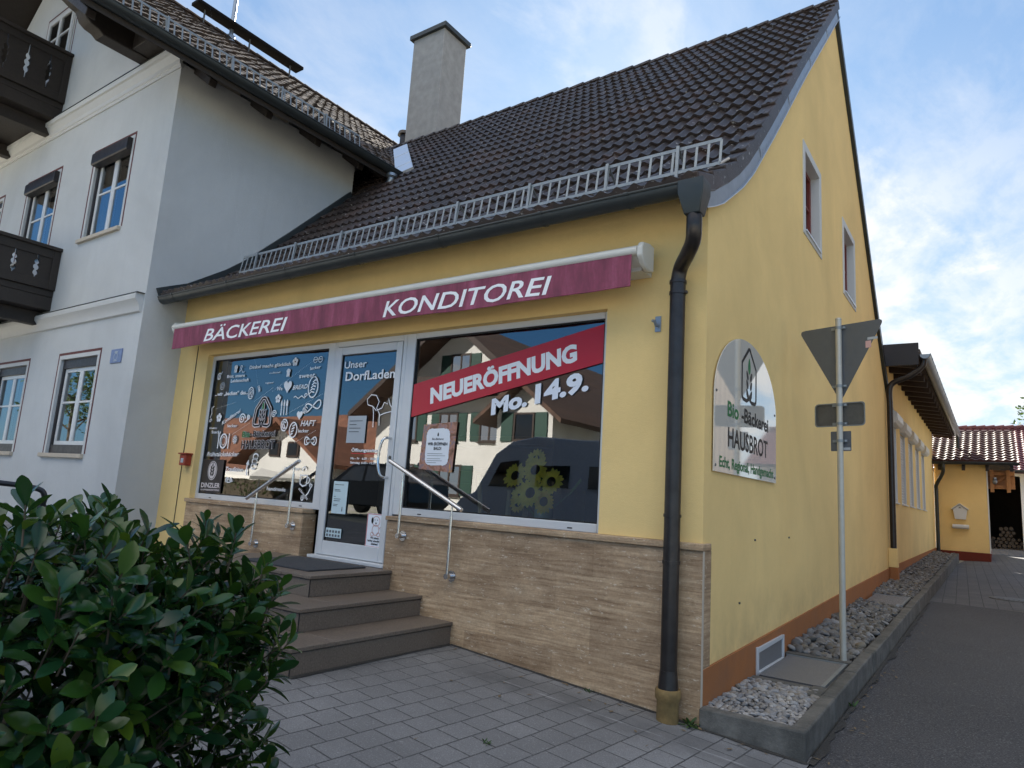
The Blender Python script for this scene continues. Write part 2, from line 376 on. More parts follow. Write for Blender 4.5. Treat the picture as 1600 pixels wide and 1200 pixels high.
def signsteel():
    s = NT('sign_steel'); p = s.pos()
    s.set('Base Color', (.76, .73, .67)); s.set('Metallic', .30); s.set('Roughness', .04); s.bump(s.noise(p, 1.3, 2), .02, .02)
signsteel()
def barkmat():
    s = NT('bark'); s.set('Base Color', s.mix(s.noise(s.pos(scale=(4, 4, 1)), 5, 5), (.05, .035, .022), (.12, .09, .06))); s.set('Roughness', .9)
barkmat()
plain('pale_bounce_grass', (.30, .29, .23), .95, var=.3, scale=3)  # pale tone put in so the far ground bounces sunlight onto the facades
plain('pale_bounce_asphalt', (.36, .34, .31), .9, var=.25, scale=5, bump=.4)  # street lightened to throw sunlight back at the shaded shop front

# ------------------------------------------------------------------ mesh building
WORLD0 = {}
class MB:
    def __init__(s): s.v = []; s.f = []; s.mi = []; s.cur = 0
    def add(s, vs, fs):
        o = len(s.v); s.v += [tuple(v) for v in vs]
        for f in fs: s.f.append(tuple(i+o for i in f)); s.mi.append(s.cur)
        return s
    def box(s, x0, x1, y0, y1, z0, z1):
        if x0 > x1: x0, x1 = x1, x0
        if y0 > y1: y0, y1 = y1, y0
        if z0 > z1: z0, z1 = z1, z0
        return s.add([(x0, y0, z0), (x1, y0, z0), (x1, y1, z0), (x0, y1, z0), (x0, y0, z1), (x1, y0, z1), (x1, y1, z1), (x0, y1, z1)],
              [(0, 3, 2, 1), (4, 5, 6, 7), (0, 1, 5, 4), (1, 2, 6, 5), (2, 3, 7, 6), (3, 0, 4, 7)])
    def bar(s, p0, p1, w, h, up=(0, 0, 1)):
        p0, p1 = Vector(p0), Vector(p1); d = (p1-p0).normalized(); a = d.cross(Vector(up)).normalized(); b = a.cross(d)
        a *= w/2; b *= h/2
        vs = [p0-a-b, p0+a-b, p0+a+b, p0-a+b, p1-a-b, p1+a-b, p1+a+b, p1-a+b]
        return s.add(vs, [(0, 1, 2, 3), (7, 6, 5, 4), (0, 4, 5, 1), (1, 5, 6, 2), (2, 6, 7, 3), (3, 7, 4, 0)])
    def prism(s, poly, fn, t0, t1):
        """poly: 2-D outline; fn(a, b, t) -> point"""
        n = len(poly); vs = [fn(a, b, t0) for a, b in poly]+[fn(a, b, t1) for a, b in poly]
        fs = [tuple(range(n))[::-1], tuple(range(n, 2*n))]+[(i, (i+1) % n, n+(i+1) % n, n+i) for i in range(n)]
        return s.add(vs, fs)
    def tube(s, pts, r, n=12, caps=True):
        pts = [Vector(p) for p in pts]; rs = r if isinstance(r, (list, tuple)) else [r]*len(pts)
        ref = None; rings = []
        for i, p in enumerate(pts):
            d = (pts[min(i+1, len(pts)-1)]-pts[max(i-1, 0)]).normalized()
            if ref is None:
                ref = Vector((0, 0, 1)) if abs(d.z) < .9 else Vector((1, 0, 0))
            a = (ref-d*ref.dot(d)).normalized(); b = d.cross(a); ref = a
            rings.append([p+(a*math.cos(2*PI*k/n)+b*math.sin(2*PI*k/n))*rs[i] for k in range(n)])
        vs = [v for q in rings for v in q]; fs = []
        for i in range(len(pts)-1):
            for k in range(n):
                fs.append((i*n+k, i*n+(k+1) % n, (i+1)*n+(k+1) % n, (i+1)*n+k))
        if caps: fs.append(tuple(range(n))[::-1]); fs.append(tuple(range((len(pts)-1)*n, len(pts)*n)))
        return s.add(vs, fs)
    def lathe(s, prof, c, n=20):
        vs = []; fs = []
        for r, z in prof:
            vs += [(c[0]+r*math.cos(2*PI*k/n), c[1]+r*math.sin(2*PI*k/n), c[2]+z) for k in range(n)]
        for i in range(len(prof)-1):
            for k in range(n): fs.append((i*n+k, i*n+(k+1) % n, (i+1)*n+(k+1) % n, (i+1)*n+k))
        fs.append(tuple(range(n))[::-1]); fs.append(tuple(range((len(prof)-1)*n, len(prof)*n)))
        return s.add(vs, fs)
    def ball(s, c, rx, ry=None, rz=None, nu=12, nv=8):
        ry = rx if ry is None else ry; rz = rx if rz is None else rz
        vs = [(c[0], c[1], c[2]-rz)]; fs = []
        for i in range(1, nv):
            t = -PI/2+PI*i/nv
            vs += [(c[0]+rx*math.cos(t)*math.cos(2*PI*k/nu), c[1]+ry*math.cos(t)*math.sin(2*PI*k/nu), c[2]+rz*math.sin(t)) for k in range(nu)]
        vs.append((c[0], c[1], c[2]+rz)); L = len(vs)-1
        for k in range(nu):
            fs.append((0, 1+(k+1) % nu, 1+k)); fs.append((L, 1+(nv-2)*nu+k, 1+(nv-2)*nu+(k+1) % nu))
        for i in range(nv-2):
            for k in range(nu): fs.append((1+i*nu+k, 1+i*nu+(k+1) % nu, 1+(i+1)*nu+(k+1) % nu, 1+(i+1)*nu+k))
        return s.add(vs, fs)
    def quad(s, a, b, c, d): return s.add([a, b, c, d], [(0, 1, 2, 3)])
    def flat(s, mesh2d, fn):
        """2-D mesh (verts, faces) mapped by fn(x, y)"""
        vs, fs = mesh2d; return s.add([fn(*v) for v in vs], fs)
    def build(s, name, mat, parent=None, bev=0.0, smooth=True, sharp=35, recalc=True):
        me = bpy.data.meshes.new(name)
        xs = [v[0] for v in s.v]; ys = [v[1] for v in s.v]; zs = [v[2] for v in s.v]
        c = Vector(((min(xs)+max(xs))/2, (min(ys)+max(ys))/2, min(zs)))
        me.from_pydata([(v[0]-c.x, v[1]-c.y, v[2]-c.z) for v in s.v], [], s.f)
        mats = mat if isinstance(mat, (list, tuple)) else [mat]
        for q in mats: me.materials.append(MATS[q])
        if len(mats) > 1: me.polygons.foreach_set('material_index', s.mi)
        if recalc:
            bm = bmesh.new(); bm.from_mesh(me); bmesh.ops.recalc_face_normals(bm, faces=bm.faces); bm.to_mesh(me); bm.free()
        if smooth:
            me.polygons.foreach_set('use_smooth', [True]*len(me.polygons)); me.set_sharp_from_angle(angle=R(sharp))
        me.update()
        o = bpy.data.objects.new(name, me); COL.objects.link(o)
        base = WORLD0[parent] if parent is not None else Vector((0, 0, 0))
        if parent is not None: o.parent = parent
        o.location = c-base; WORLD0[o] = c
        if bev:
            b = o.modifiers.new('bevel', 'BEVEL'); b.width = bev; b.segments = 2; b.limit_method = 'ANGLE'; b.angle_limit = R(40); b.harden_normals = False
        return o

def tag(o, label=None, cat=None, group=None, kind=None):
    if label: o['label'] = label
    if cat: o['category'] = cat
    if group: o['group'] = group
    if kind: o['kind'] = kind
    return o
def thing(name, label, cat, loc, group=None):
    o = bpy.data.objects.new(name, None); COL.objects.link(o); o.location = loc; WORLD0[o] = Vector(loc); o.empty_display_size = .2
    return tag(o, label, cat, group)
def structure(o): o['kind'] = 'structure'; return o

# flat text as 2-D mesh -----------------------------------------------------
def text2d(body, size, bold=0.0, shear=0.0, align='LEFT', width=None, space=1.0):
    cu = bpy.data.curves.new('lettering_curve', 'FONT'); cu.body = body; cu.size = 1.0; cu.offset = bold; cu.shear = shear; cu.align_x = align; cu.space_character = space
    cu.resolution_u = 3; cu.fill_mode = 'FRONT' if hasattr(cu, 'fill_mode') else 'BOTH'
    try: cu.fill_mode = 'FRONT'
    except Exception: pass
    o = bpy.data.objects.new('lettering_tmp', cu); COL.objects.link(o)
    dg = bpy.context.evaluated_depsgraph_get(); me = bpy.data.meshes.new_from_object(o.evaluated_get(dg))
    vs = [(v.co.x, v.co.y) for v in me.vertices]; fs = [tuple(p.vertices) for p in me.polygons]
    bpy.data.objects.remove(o); bpy.data.curves.remove(cu); bpy.data.meshes.remove(me)
    CAP = .73
    k = size/CAP; kx = k
    if width and vs:
        w = max(v[0] for v in vs)-min(v[0] for v in vs); kx = width/w
        x0 = min(v[0] for v in vs) if align == 'LEFT' else 0
        return [((x-x0)*kx, y*k) for x, y in vs], fs
    return [(x*kx, y*k) for x, y in vs], fs
def stroke2d(pts, w, closed=False):
    vs = []; fs = []; n = len(pts); P = [Vector((p[0], p[1])) for p in pts]
    for i in range(n):
        a = P[(i-1) % n] if closed or i else P[i]; b = P[(i+1) % n] if closed or i < n-1 else P[i]
        d = (b-a); d = d.normalized() if d.length else Vector((1, 0)); q = Vector((-d.y, d.x))*w/2
        vs += [tuple(P[i]-q), tuple(P[i]+q)]
    for i in range(n if closed else n-1):
        j = (i+1) % n; fs.append((2*i, 2*j, 2*j+1, 2*i+1))
    return vs, fs
def disc2d(x, y, rx, ry, n=20):
    return [(x+rx*math.cos(2*PI*k/n), y+ry*math.sin(2*PI*k/n)) for k in range(n)], [tuple(range(n))]
def curve_plate(outlines, fn, t0, t1, mb):
    """filled outline with holes (first outline = outer), extruded from t0 to t1"""
    cu = bpy.data.curves.new('plate_curve', 'CURVE'); cu.dimensions = '2D'; cu.fill_mode = 'BOTH'
    for q in outlines:
        sp = cu.splines.new('POLY'); sp.points.add(len(q)-1); sp.use_cyclic_u = True
        for p, (a, b) in zip(sp.points, q): p.co = (a, b, 0, 1)
    cu.extrude = 0.5
    o = bpy.data.objects.new('plate_tmp', cu); COL.objects.link(o)
    me = bpy.data.meshes.new_from_object(o.evaluated_get(bpy.context.evaluated_depsgraph_get()))
    vs = [fn(v.co.x, v.co.y, t0+(v.co.z+.5)*(t1-t0)) for v in me.vertices]; fs = [tuple(p.vertices) for p in me.polygons]
    bpy.data.objects.remove(o); bpy.data.curves.remove(cu); bpy.data.meshes.remove(me)
    mb.add(vs, fs)

def wall_holes(mb, u0, u1, z0, z1, holes, fn, t0, t1):
    """rectangular wall with rectangular holes as boxes; fn(u, z, t) -> point"""
    us = sorted({u0, u1, *[h[0] for h in holes], *[h[1] for h in holes]})
    for a, b in zip(us, us[1:]):
        cuts = sorted([(h[2], h[3]) for h in holes if h[0] <= a+1e-6 and h[1] >= b-1e-6]); z = z0
        for c, d in cuts:
            if c > z: mb.prism([(a, z), (b, z), (b, c), (a, c)], fn, t0, t1)
            z = d
        if z < z1: mb.prism([(a, z), (b, z), (b, z1), (a, z1)], fn, t0, t1)

def arclen(prof):
    L = [0]
    for a, b in zip(prof, prof[1:]): L.append(L[-1]+math.hypot(b[0]-a[0], b[1]-a[1]))
    return L
def prof_at(prof, L, s):
    for i in range(len(prof)-1):
        if s <= L[i+1] or i == len(prof)-2:
            t = (s-L[i])/(L[i+1]-L[i]); a, b = prof[i], prof[i+1]
            d = Vector((b[0]-a[0], b[1]-a[1])).normalized()
            if t > .5 and i < len(prof)-2:
                c = prof[i+2]; d2 = Vector((c[0]-b[0], c[1]-b[1])).normalized(); d = d.lerp(d2, (t-.5)).normalized()
            elif t < .5 and i > 0:
                c = prof[i-1]; d2 = Vector((a[0]-c[0], a[1]-c[1])).normalized(); d = d.lerp(d2, (.5-t)).normalized()
            return a[0]+(b[0]-a[0])*t, a[1]+(b[1]-a[1])*t, d
def tiles(mb, prof, u0, u1, fn, course=.36, period=.15, amp=.036, lift=.050, per=8, keep=None, jit=.004, tile=.30):
    """pantile courses; prof: list of (horizontal, z); fn(u, h, z) -> point"""
    L = arclen(prof); tot = L[-1]; nc = int(math.ceil(tot/course)); step = period/per; nu = int((u1-u0)/step)+1
    rnd = random.Random(3)
    for k in range(nc):
        s0, s1 = k*course, min(tot, (k+1)*course+.05); sm = (s0+s1)/2
        A = [prof_at(prof, L, q) for q in (s0, sm, s1)]
        jt = {}
        rows = [[], [], [], []]
        for i in range(nu+1):
            u = min(u1, u0+i*step); ph = ((u-u0)/period) % 1.0
            w = amp*(.5+.5*math.cos(2*PI*(ph-.35)))**1.4
            ti = int((u-u0)/tile)
            if ti not in jt: jt[ti] = (rnd.uniform(-jit, jit), rnd.uniform(-jit, jit)*1.6)
            j, js = jt[ti]
            for r, (h, z, d), lf in ((0, A[0], -.012), (1, A[0], lift+j), (2, A[1], lift*.55+j), (3, A[2], .004)):
                off = lf+(w if r else w*.6); nx, nz = -d.y, d.x
                ds = -js if r in (0, 1) else 0
                rows[r].append(fn(u, h+nx*off+d.x*ds, z+nz*off+d.y*ds))
        n = nu+1; vs = [p for q in rows for p in q]; fs = []
        for r in range(3):
            for i in range(nu):
                if keep and not keep(vs[r*n+i]): continue
                fs.append((r*n+i, r*n+i+1, (r+1)*n+i+1, (r+1)*n+i))
        mb.add(vs, fs)

# ================================================================== the setting
def G(x, y):
    z = -.02-.075*min(.7, max(-10, x))
    k = min(1, max(0, x/.7))
    return z+k*.02*min(40, max(0, y))
def sheet(name, mat, xs, ys, dz):
    mb = MB()
    vs = [(x, y, G(x, y)+dz) for y in ys for x in xs]; n = len(xs)
    mb.add(vs, [(j*n+i, j*n+i+1, (j+1)*n+i+1, (j+1)*n+i) for j in range(len(ys)-1) for i in range(n-1)])
    return structure(mb.build(name, mat, smooth=False))
sheet('ground', 'pale_bounce_grass', [-1500, -40, -25, -12, -8, 0, .7, 9, 1500], [-1500, -60, -14, -6.3, 0, 20, 40, 1500], -.05)
sheet('pavement', 'pavers', [-16, -12, -8, -4, 0, .7, .74], [-6.3, -3, 0, .12], 0)
sheet('road', 'pale_bounce_asphalt', [-60, -40, -20, -8, 0, .7, 12], [-13.5, -6.35], -.012)
sheet('driveway', 'asphalt', [.745, 2, 4, 8], [-6.35, 0, 5, 10.0], -.006)
sheet('yard_paving', 'drive_pavers', [.6, 2, 4, 8], [10.0, 14, 20, 30, 40], -.002)

# ================================================================== bakery house
WX = -7.66        # left end of the bakery front (party wall)
bak = thing('bakery_house', 'yellow gabled bakery house with dark tiled roof, shop windows and travertine base', 'house', (-3.8, 5.6, -.02))
XZ = lambda a, b, t: (a, t, b)          # outline in X-Z, extruded along Y
YZ = lambda a, b, t: (t, a, b)          # outline in Y-Z, extruded along X
TOP = [(-.42, 3.93), (0.0, 4.12), (.55, 4.50), (.86, 4.76), (1.59, 5.49), (3.14, 7.10), (5.68, 9.64)]
def roof_z(y):
    if y > 5.68: y = 2*5.68-y
    for a, b in zip(TOP, TOP[1:]):
        if y <= b[0]: return a[1]+(b[1]-a[1])*(y-a[0])/(b[0]-a[0])
    return TOP[-1][1]
w = MB()
FR = 3.15
w.box(-.87, -.25, 0, .3, 1.252, FR); w.box(WX, -6.93, 0, .3, .2, FR); w.box(WX, -.25, 0, .3, FR, 4.075)      # pier, party pier, band under the eaves
# gable wall, in strips with two window holes
GW = [(3.43, 4.38, 4.98, 6.08), (6.14, 7.16, 4.98, 6.10)]
ys = sorted({0.0, .86, 1.59, 3.14, 5.68, 8.22, 9.77, 10.5, 11.36, *[h[0] for h in GW], *[h[1] for h in GW]})
for a, b in zip(ys, ys[1:]):
    hs = [h for h in GW if h[0] <= a+1e-6 and h[1] >= b-1e-6]; zt = lambda y: roof_z(y)-.10
    zb = .15
    for h in hs:
        w.prism([(a, zb), (b, zb), (b, h[2]), (a, h[2])], YZ, -.25, 0.0); zb = h[3]
    w.prism([(a, zb), (b, zb), (b, zt(b)), (a, zt(a))], YZ, -.25, 0.0)
w.box(WX, -.25, 11.1, 11.36, .2, 3.9)
w.box(-9.6, -9.3, 2.9, 11.3, .2, 7)
w.build('wall', 'yellow_render', bak)
# dark room behind the glass
r_ = MB(); r_.box(WX+.02, -.26, 4.2, 4.3, .5, 3.3); r_.box(WX+.02, -.26, .32, 4.2, 3.2, 3.3); r_.box(WX+.02, -.26, .14, 4.2, .60, .735); r_.box(WX+.02, WX+.1, .31, 4.2, .735, 3.2); r_.box(-.36, -.26, .31, 4.2, .735, 3.2)
r_.build('interior_room', 'interior', bak, smooth=False)
sh = MB()
for z in (1.2, 1.55, 1.9, 2.3): sh.box(-6.6, -3.9, 3.75, 4.15, z, z+.03)
sh.box(-6.6, -3.9, 4.15, 4.19, .74, 2.5); sh.box(-5.8, -2.6, 2.3, 2.9, .74, 1.65); sh.box(-2.3, -.5, 3.6, 4.1, .74, 2.2)
sh.build('shop_counter', 'interior_shelf', bak, bev=.01)
ws = MB(); ws.box(-3.1, -.9, .17, .62, 1.17, 1.205); ws.build('display_shelf', 'paper', bak, bev=.005)  # display shelf under the vase, made white to bounce light up onto the petals

# travertine cladding with ledge
cl_ = MB()
cl_.box(-3.235, .014, -.03, .16, -.12, 1.195); cl_.box(-6.93, -4.545, -.03, .16, .1, 1.175)
cl_.build('stone_cladding', 'travertine', bak, bev=.004)
le = MB(); le.box(-3.075, .024, -.052, .13, 1.197, 1.25); le.box(-6.95, -4.53, -.052, .13, 1.177, 1.225); le.box(-3.25, -3.075, -.045, .1, 1.197, 1.238)
le.build('stone_ledge', 'travertine', bak, bev=.006)
et = MB(); et.box(.0145, .018, -.032, .002, -.1, 1.196); et.build('corner_trim', 'sill_stone', bak)
# plinth along the gable wall, following the slope of the yard
pl = MB(); pl.prism([(.002, -.15), (11.29, -.15), (11.29, .61), (5.0, .49), (.002, .36)], YZ, .001, .018); pl.build('plinth', 'brown_render', bak, bev=.004)

# roof ------------------------------------------------------------------
def bak_keep(p):
    x, y, z = p
    if y < 2.72: return x > -7.68
    return x > -9.95
rf = MB(); tiles(rf, TOP, -9.95, .03, lambda u, h, z: (u, h, z), keep=bak_keep)
roof = rf.build('roof', 'bakery_tile', bak, sharp=50)
rr = MB(); REAR = [(11.78, 3.93), (11.36, 4.12), (10.81, 4.5), (10.5, 4.76), (9.77, 5.49), (8.22, 7.1), (5.68, 9.64)]
rr.prism(REAR+[(5.68, 9.55), (8.22, 7.0), (9.77, 5.39), (11.36, 4.02), (11.78, 3.83)], YZ, -9.95, .05)
rr.build('rear_roof', 'bakery_tile', roof)
un = MB(); un.prism([(y+.02, z-.03) for y, z in TOP[1:]]+[(y+.02, z-.07) for y, z in TOP[:0:-1]], YZ, -7.6, .0); un.build('roof_underlay', 'dark_wood', roof)
rt = MB()   # ridge tiles, each lapping over the next
x = .06
rnd = random.Random(2)
while x > -10.0:
    n = 9; a = [(5.68+.135*math.cos(PI*k/(n-1)), 9.60+.105*math.sin(PI*k/(n-1))) for k in range(n)]
    dz = rnd.uniform(-.004, .004)
    A = [(x, y, z+.018+dz) for y, z in a]; B = [(x-.38, y*.9+5.68*.1, z-.006+dz) for y, z in a]; Bi = [(x, 5.68+(y-5.68)*.86, z-.006+dz) for y, z in a]
    o = 0
    rt.add(A+B+Bi, [(k, k+1, n+k+1, n+k) for k in range(n-1)]+[(k+1, k, 2*n+k, 2*n+k+1) for k in range(n-1)]); x -= .355
rt.build('ridge_tile_row', 'bakery_tile', roof)
# verge tiles: dark side lappets, one per course, and the zinc strip under them
L = arclen(TOP); vt = MB(); k = 0
while k*.36 < L[-1]-.05:
    y0, z0, d0 = prof_at(TOP, L, k*.36); y1, z1, d1 = prof_at(TOP, L, min(L[-1], (k+1)*.36+.03))
    n0, n1 = Vector((-d0.y, d0.x)), Vector((-d1.y, d1.x)); t0, b0, t1, b1 = .075, -.085, .042, -.085
    vt.prism([(y0+n0.x*b0, z0+n0.y*b0), (y1+n1.x*b1, z1+n1.y*b1), (y1+n1.x*t1, z1+n1.y*t1), (y0+n0.x*t0, z0+n0.y*t0)], YZ, -.075, .075)
    k += 1
vt.build('verge_tile_row', 'bakery_tile', roof, bev=.012)
zs = MB(); up, dn = [], []
for i in range(41):
    y, z, d = prof_at(TOP, L, .12+(L[-1]-.14)*i/40); n = Vector((-d.y, d.x))
    up.append((y+n.x*-.075, z+n.y*-.075)); dn.append((y+n.x*-.20, z+n.y*-.20))
for i in range(40): zs.prism([dn[i], dn[i+1], up[i+1], up[i]], YZ, .001, .055)
vz = zs.build('verge_flashing', 'zinc', roof)
dr = MB()
for i in range(40): dr.prism([(dn[i][0]+.004, dn[i][1]-.006), (dn[i+1][0]+.004, dn[i+1][1]-.006), dn[i+1], dn[i]], YZ, .055, .075)
for i in (0, 9, 17, 25, 33):
    a, b = dn[i], up[i]; dr.bar((.057, a[0], a[1]), (.057, b[0], b[1]), .006, .012, (1, 0, 0))
dr.build('drip_edge', 'zinc_bright', vz)
rv = MB()
for i in range(40): 
    f = lambda p: (2*5.68-p[0], p[1])
    rv.prism([f(dn[i]), f(dn[i+1]), f(up[i+1]), f(up[i])], YZ, .001, .06)
rv.build('verge_flashing', 'gutter_metal', roof)
wf = MB()
for (ya, za), (yb, zb_) in zip(TOP[:-1], TOP[1:]):
    if ya > 2.7: break
    yb2 = min(yb, 2.74); zb2 = za+(zb_-za)*(yb2-ya)/(yb-ya)
    wf.prism([(ya, za+.0), (yb2, zb2+.0), (yb2-.06, zb2+.125), (ya-.06, za+.125)], YZ, -7.655, -7.60)
wf.build('wall_flashing', 'gutter_metal', roof)
# valley flashing where the roof meets the neighbour's roof
vf = MB(); P0, P1 = Vector((-6.75, 3.16, 7.19)), Vector((-9.1, 5.22, 9.26)); d = (P1-P0).normalized(); nrm = Vector((0, -.707, .707)); a = d.cross(nrm).normalized()*.17
for i in range(5):
    q0, q1 = P0.lerp(P1, i/5), P0.lerp(P1, (i+1)/5+.01); lf = nrm*(.045+.006*(i % 2))
    vf.add([q0-a+lf, q0+a+lf, q1+a+lf, q1-a+lf, q0-a+lf-nrm*.05, q0+a+lf-nrm*.05, q1+a+lf-nrm*.05, q1-a+lf-nrm*.05], [(0, 1, 2, 3), (7, 6, 5, 4), (0, 4, 5, 1), (1, 5, 6, 2), (2, 6, 7, 3), (3, 7, 4, 0)])
vf.build('valley_flashing', 'zinc_bright', roof)
ch = MB(); ch.box(-9.82, -8.80, 6.0, 6.85, 8.6, 12.78); chim = ch.build('chimney', 'chimney_render', roof, bev=.01)
cc = MB(); cc.box(-9.90, -8.71, 5.92, 6.93, 12.76, 12.88); cc.build('chimney_cap', 'gutter_metal', roof, bev=.008)
bl = MB()
for px, py, pr in ((-.03, .33, .05), (-.10, .30, .05), (.0, .36, .03), (-.06, .36, .045)): bl.ball((px-.05, py+.05, roof_z(py)+.07), pr*1.2, pr, pr*.8, 8, 6)
bl.tube([(-.06, .36, roof_z(.36)+.07), (.02, .44, roof_z(.44)+.10)], .012, 6); bl.tube([(-.06, .33, roof_z(.33)+.06), (.0, .30, roof_z(.30)+.09)], .01, 6)
bl.build('lichen_lump', 'bird_lichen', roof)

def gutter(mb, p0, p1, r, outdir, joints):
    """half-round gutter with a bead on its outer rim and joint straps"""
    p0, p1 = Vector(p0), Vector(p1); d = (p1-p0).normalized(); o = Vector(outdir); up = Vector((0, 0, 1)); n = 12
    def ring(p, rr):
        return [p+o*(-rr*math.cos(PI*k/n))-up*(rr*math.sin(PI*k/n)) for k in range(n+1)]
    A, B, Ai, Bi = ring(p0, r), ring(p1, r), ring(p0, r-.006), ring(p1, r-.006); N = n+1
    mb.add(A+B+Ai+Bi, [(k, k+1, N+k+1, N+k) for k in range(n)]+[(2*N+k+1, 2*N+k, 3*N+k, 3*N+k+1) for k in range(n)]+[(0, N, 3*N, 2*N), (n, 2*N+n, 3*N+n, N+n)]+[(k+1, k, 2*N+k, 2*N+k+1) for k in range(n)])
    mb.add(A+[p0-up*0], [tuple(range(N))]); mb.add(B, [tuple(range(N))[::-1]])
    mb.tube([p0+o*r, p1+o*r], .011, 8)
    for t in joints:
        q = p0+d*t; C, D = ring(q-d*.014, r+.006), ring(q+d*.014, r+.006)
        mb.add(C+D, [(k, k+1, N+k+1, N+k) for k in range(n)])
        mb.tube([q+o*r-d*.016, q+o*r+d*.016], .017, 8)
gt = MB(); gutter(gt, (-7.48, -.44, 3.895), (.12, -.44, 3.895), .082, (0, -1, 0), (.35, 1.6, 2.75, 3.9, 5.05, 6.2, 7.0)); 
gu = gt.build('gutter', 'gutter_metal', bak)
hp = MB()
def rect_ring(cx, cy, hx, hy, z): return [(cx-hx, cy-hy, z), (cx+hx, cy-hy, z), (cx+hx, cy+hy, z), (cx-hx, cy+hy, z)]
rg = rect_ring(.045, -.445, .098, .088, 3.905)+rect_ring(.045, -.445, .098, .088, 3.81)+rect_ring(.045, -.43, .06, .058, 3.65)
hp.add(rg, [(0, 1, 5, 4), (1, 2, 6, 5), (2, 3, 7, 6), (3, 0, 4, 7), (4, 5, 9, 8), (5, 6, 10, 9), (6, 7, 11, 10), (7, 4, 8, 11), (8, 9, 10, 11)])
hp.build('outlet_box', 'gutter_metal', gu, bev=.008)
def smooth_path(pts, n=6):
    out = []; P = [Vector(p) for p in pts]; P = [P[0]*2-P[1]]+P+[P[-1]*2-P[-2]]
    for i in range(1, len(P)-2):
        for k in range(n):
            t = k/n; a, b, c, d = P[i-1], P[i], P[i+1], P[i+2]
            out.append(.5*((2*b)+(c-a)*t+(2*a-5*b+4*c-d)*t*t+(3*b-a-3*c+d)*t**3))
    out.append(P[-2]); return out
dp = MB()
dp.tube(smooth_path([(.045, -.43, 3.68), (.045, -.43, 3.56), (.02, -.38, 3.475), (-.07, -.26, 3.42), (-.165, -.14, 3.37), (-.195, -.115, 3.27), (-.195, -.115, 3.15)]), .058, 18)
dp.tube([(-.195, -.115, 3.27), (-.195, -.115, .30)], .0605, 18); dp.tube([(-.195, -.115, .34), (-.195, -.115, .20)], [.062, .075], 18)
dpo = dp.build('downpipe', 'copper_brown', bak)
dc = MB()
for z in (3.26, 1.44, 1.10):
    dcc = MB(); dcc.tube([(-.195, -.115, z-.012), (-.195, -.115, z+.012)], .067, 18); dcc.build('pipe_clamp', 'copper_brown', dpo)
dc.tube([(-.195, -.115, 3.158), (-.195, -.115, 3.182)], .067, 18)
dc.bar((-.195, -.05, 3.17), (-.195, .01, 3.17), .02, .02); dc.ball((-.125, -.12, 3.17), .016)
dc.build('pipe_clamp', 'copper_brown', dpo)
db = MB(); db.lathe([(.078, -.02), (.078, .15), (.092, .17), (.092, .225), (.086, .235), (.06, .235)], (-.195, -.115, -.02), 18); db.build('standpipe', 'rust_yellow', dpo)

def snow_guard(name, parent, x0, x1, fn, bars, posts, mat='galvanised'):
    """ladder-shaped snow guard; fn(u, a, b) maps along / up-slope / height"""
    mb = MB()
    mb.bar(fn(x0, 0, .045), fn(x1, 0, .045), .012, .03); mb.bar(fn(x0, .05, .27), fn(x1, .05, .27), .012, .03)
    n = int(abs(x1-x0)/bars)
    for i in range(n+1):
        u = x0+(x1-x0)*i/n; mb.bar(fn(u, 0, .05), fn(u, .05, .27), .022, .005, fn.side)
    g = mb.build(name, mat, parent)
    for u in posts:
        pb = MB(); pb.bar(fn(u, -.012, -.06), fn(u, .03, .30), .028, .02, fn.side); pb.bar(fn(u, .03, .29), fn(u, .30, .10), .022, .008, fn.side)
        pb.build('guard_bracket', mat, g)
def f1(u, a, b): return (u, .20+a*.8, roof_z(.20)+.065+b+a*.2)
f1.side = (0, 1, 0)
snow_guard('snow_guard', roof, -6.78, .02, f1, .105, [-6.45, -5.62, -4.72, -3.78, -2.86, -1.92, -1.05, -.36])

# shop front --------------------------------------------------------------
GY = .10
def frame_ring(mb, x0, x1, z0, z1, t, y0, y1, bt=None, tt=None):
    bt = bt or t; tt = tt or t
    mb.box(x0, x0+t, y0, y1, z0, z1); mb.box(x1-t, x1, y0, y1, z0, z1); mb.box(x0+t, x1-t, y0, y1, z0, z0+bt); mb.box(x0+t, x1-t, y0, y1, z1-tt, z1)
def pane(parent, x0, x1, z0, z1, y, name='pane', mat='shop_glass'):
    mb = MB(); mb.quad((x0, y, z0), (x1, y, z0), (x1, y, z1), (x0, y, z1)); return mb.build(name, mat, parent, smooth=False, recalc=False)
def shop_window(x0, x1, z0, z1, label, lf, rf_, bf):
    mb = MB(); y0, y1 = GY-.02, GY+.06
    mb.box(x0, x0+lf, y0, y1, z0, z1); mb.box(x1-rf_, x1, y0, y1, z0, z1); mb.box(x0+lf, x1-rf_, y0, y1, z0, z0+bf); mb.box(x0+lf, x1-rf_, y0, y1, z1-.06, z1)
    o = mb.build('shop_window', 'aluminium_frame', bak, bev=.006); o['label'] = label
    gk = MB(); frame_ring(gk, x0+lf, x1-rf_, z0+bf, z1-.06, .012, y0+.012, y0+.03); gk.build('glazing_gasket', 'black_rubber', o)
    pane(o, x0+lf+.012, x1-rf_-.012, z0+bf+.012, z1-.072, GY+.012)
    for x in (x0+.35, x1-.35):
        dn_ = MB(); dn_.box(x, x+.05, y0-.002, y0+.01, z0+.02, z0+.03); dn_.build('drain_slot', 'black_rubber', o)
    return o
winR = shop_window(-3.285, -.86, 1.25, FR, 'large right shop window with red banner across it', .125, .07, .075)
winL = shop_window(-6.95, -4.42, 1.225, FR, 'left shop window covered in white lettering and doodles', .075, .125, .07)
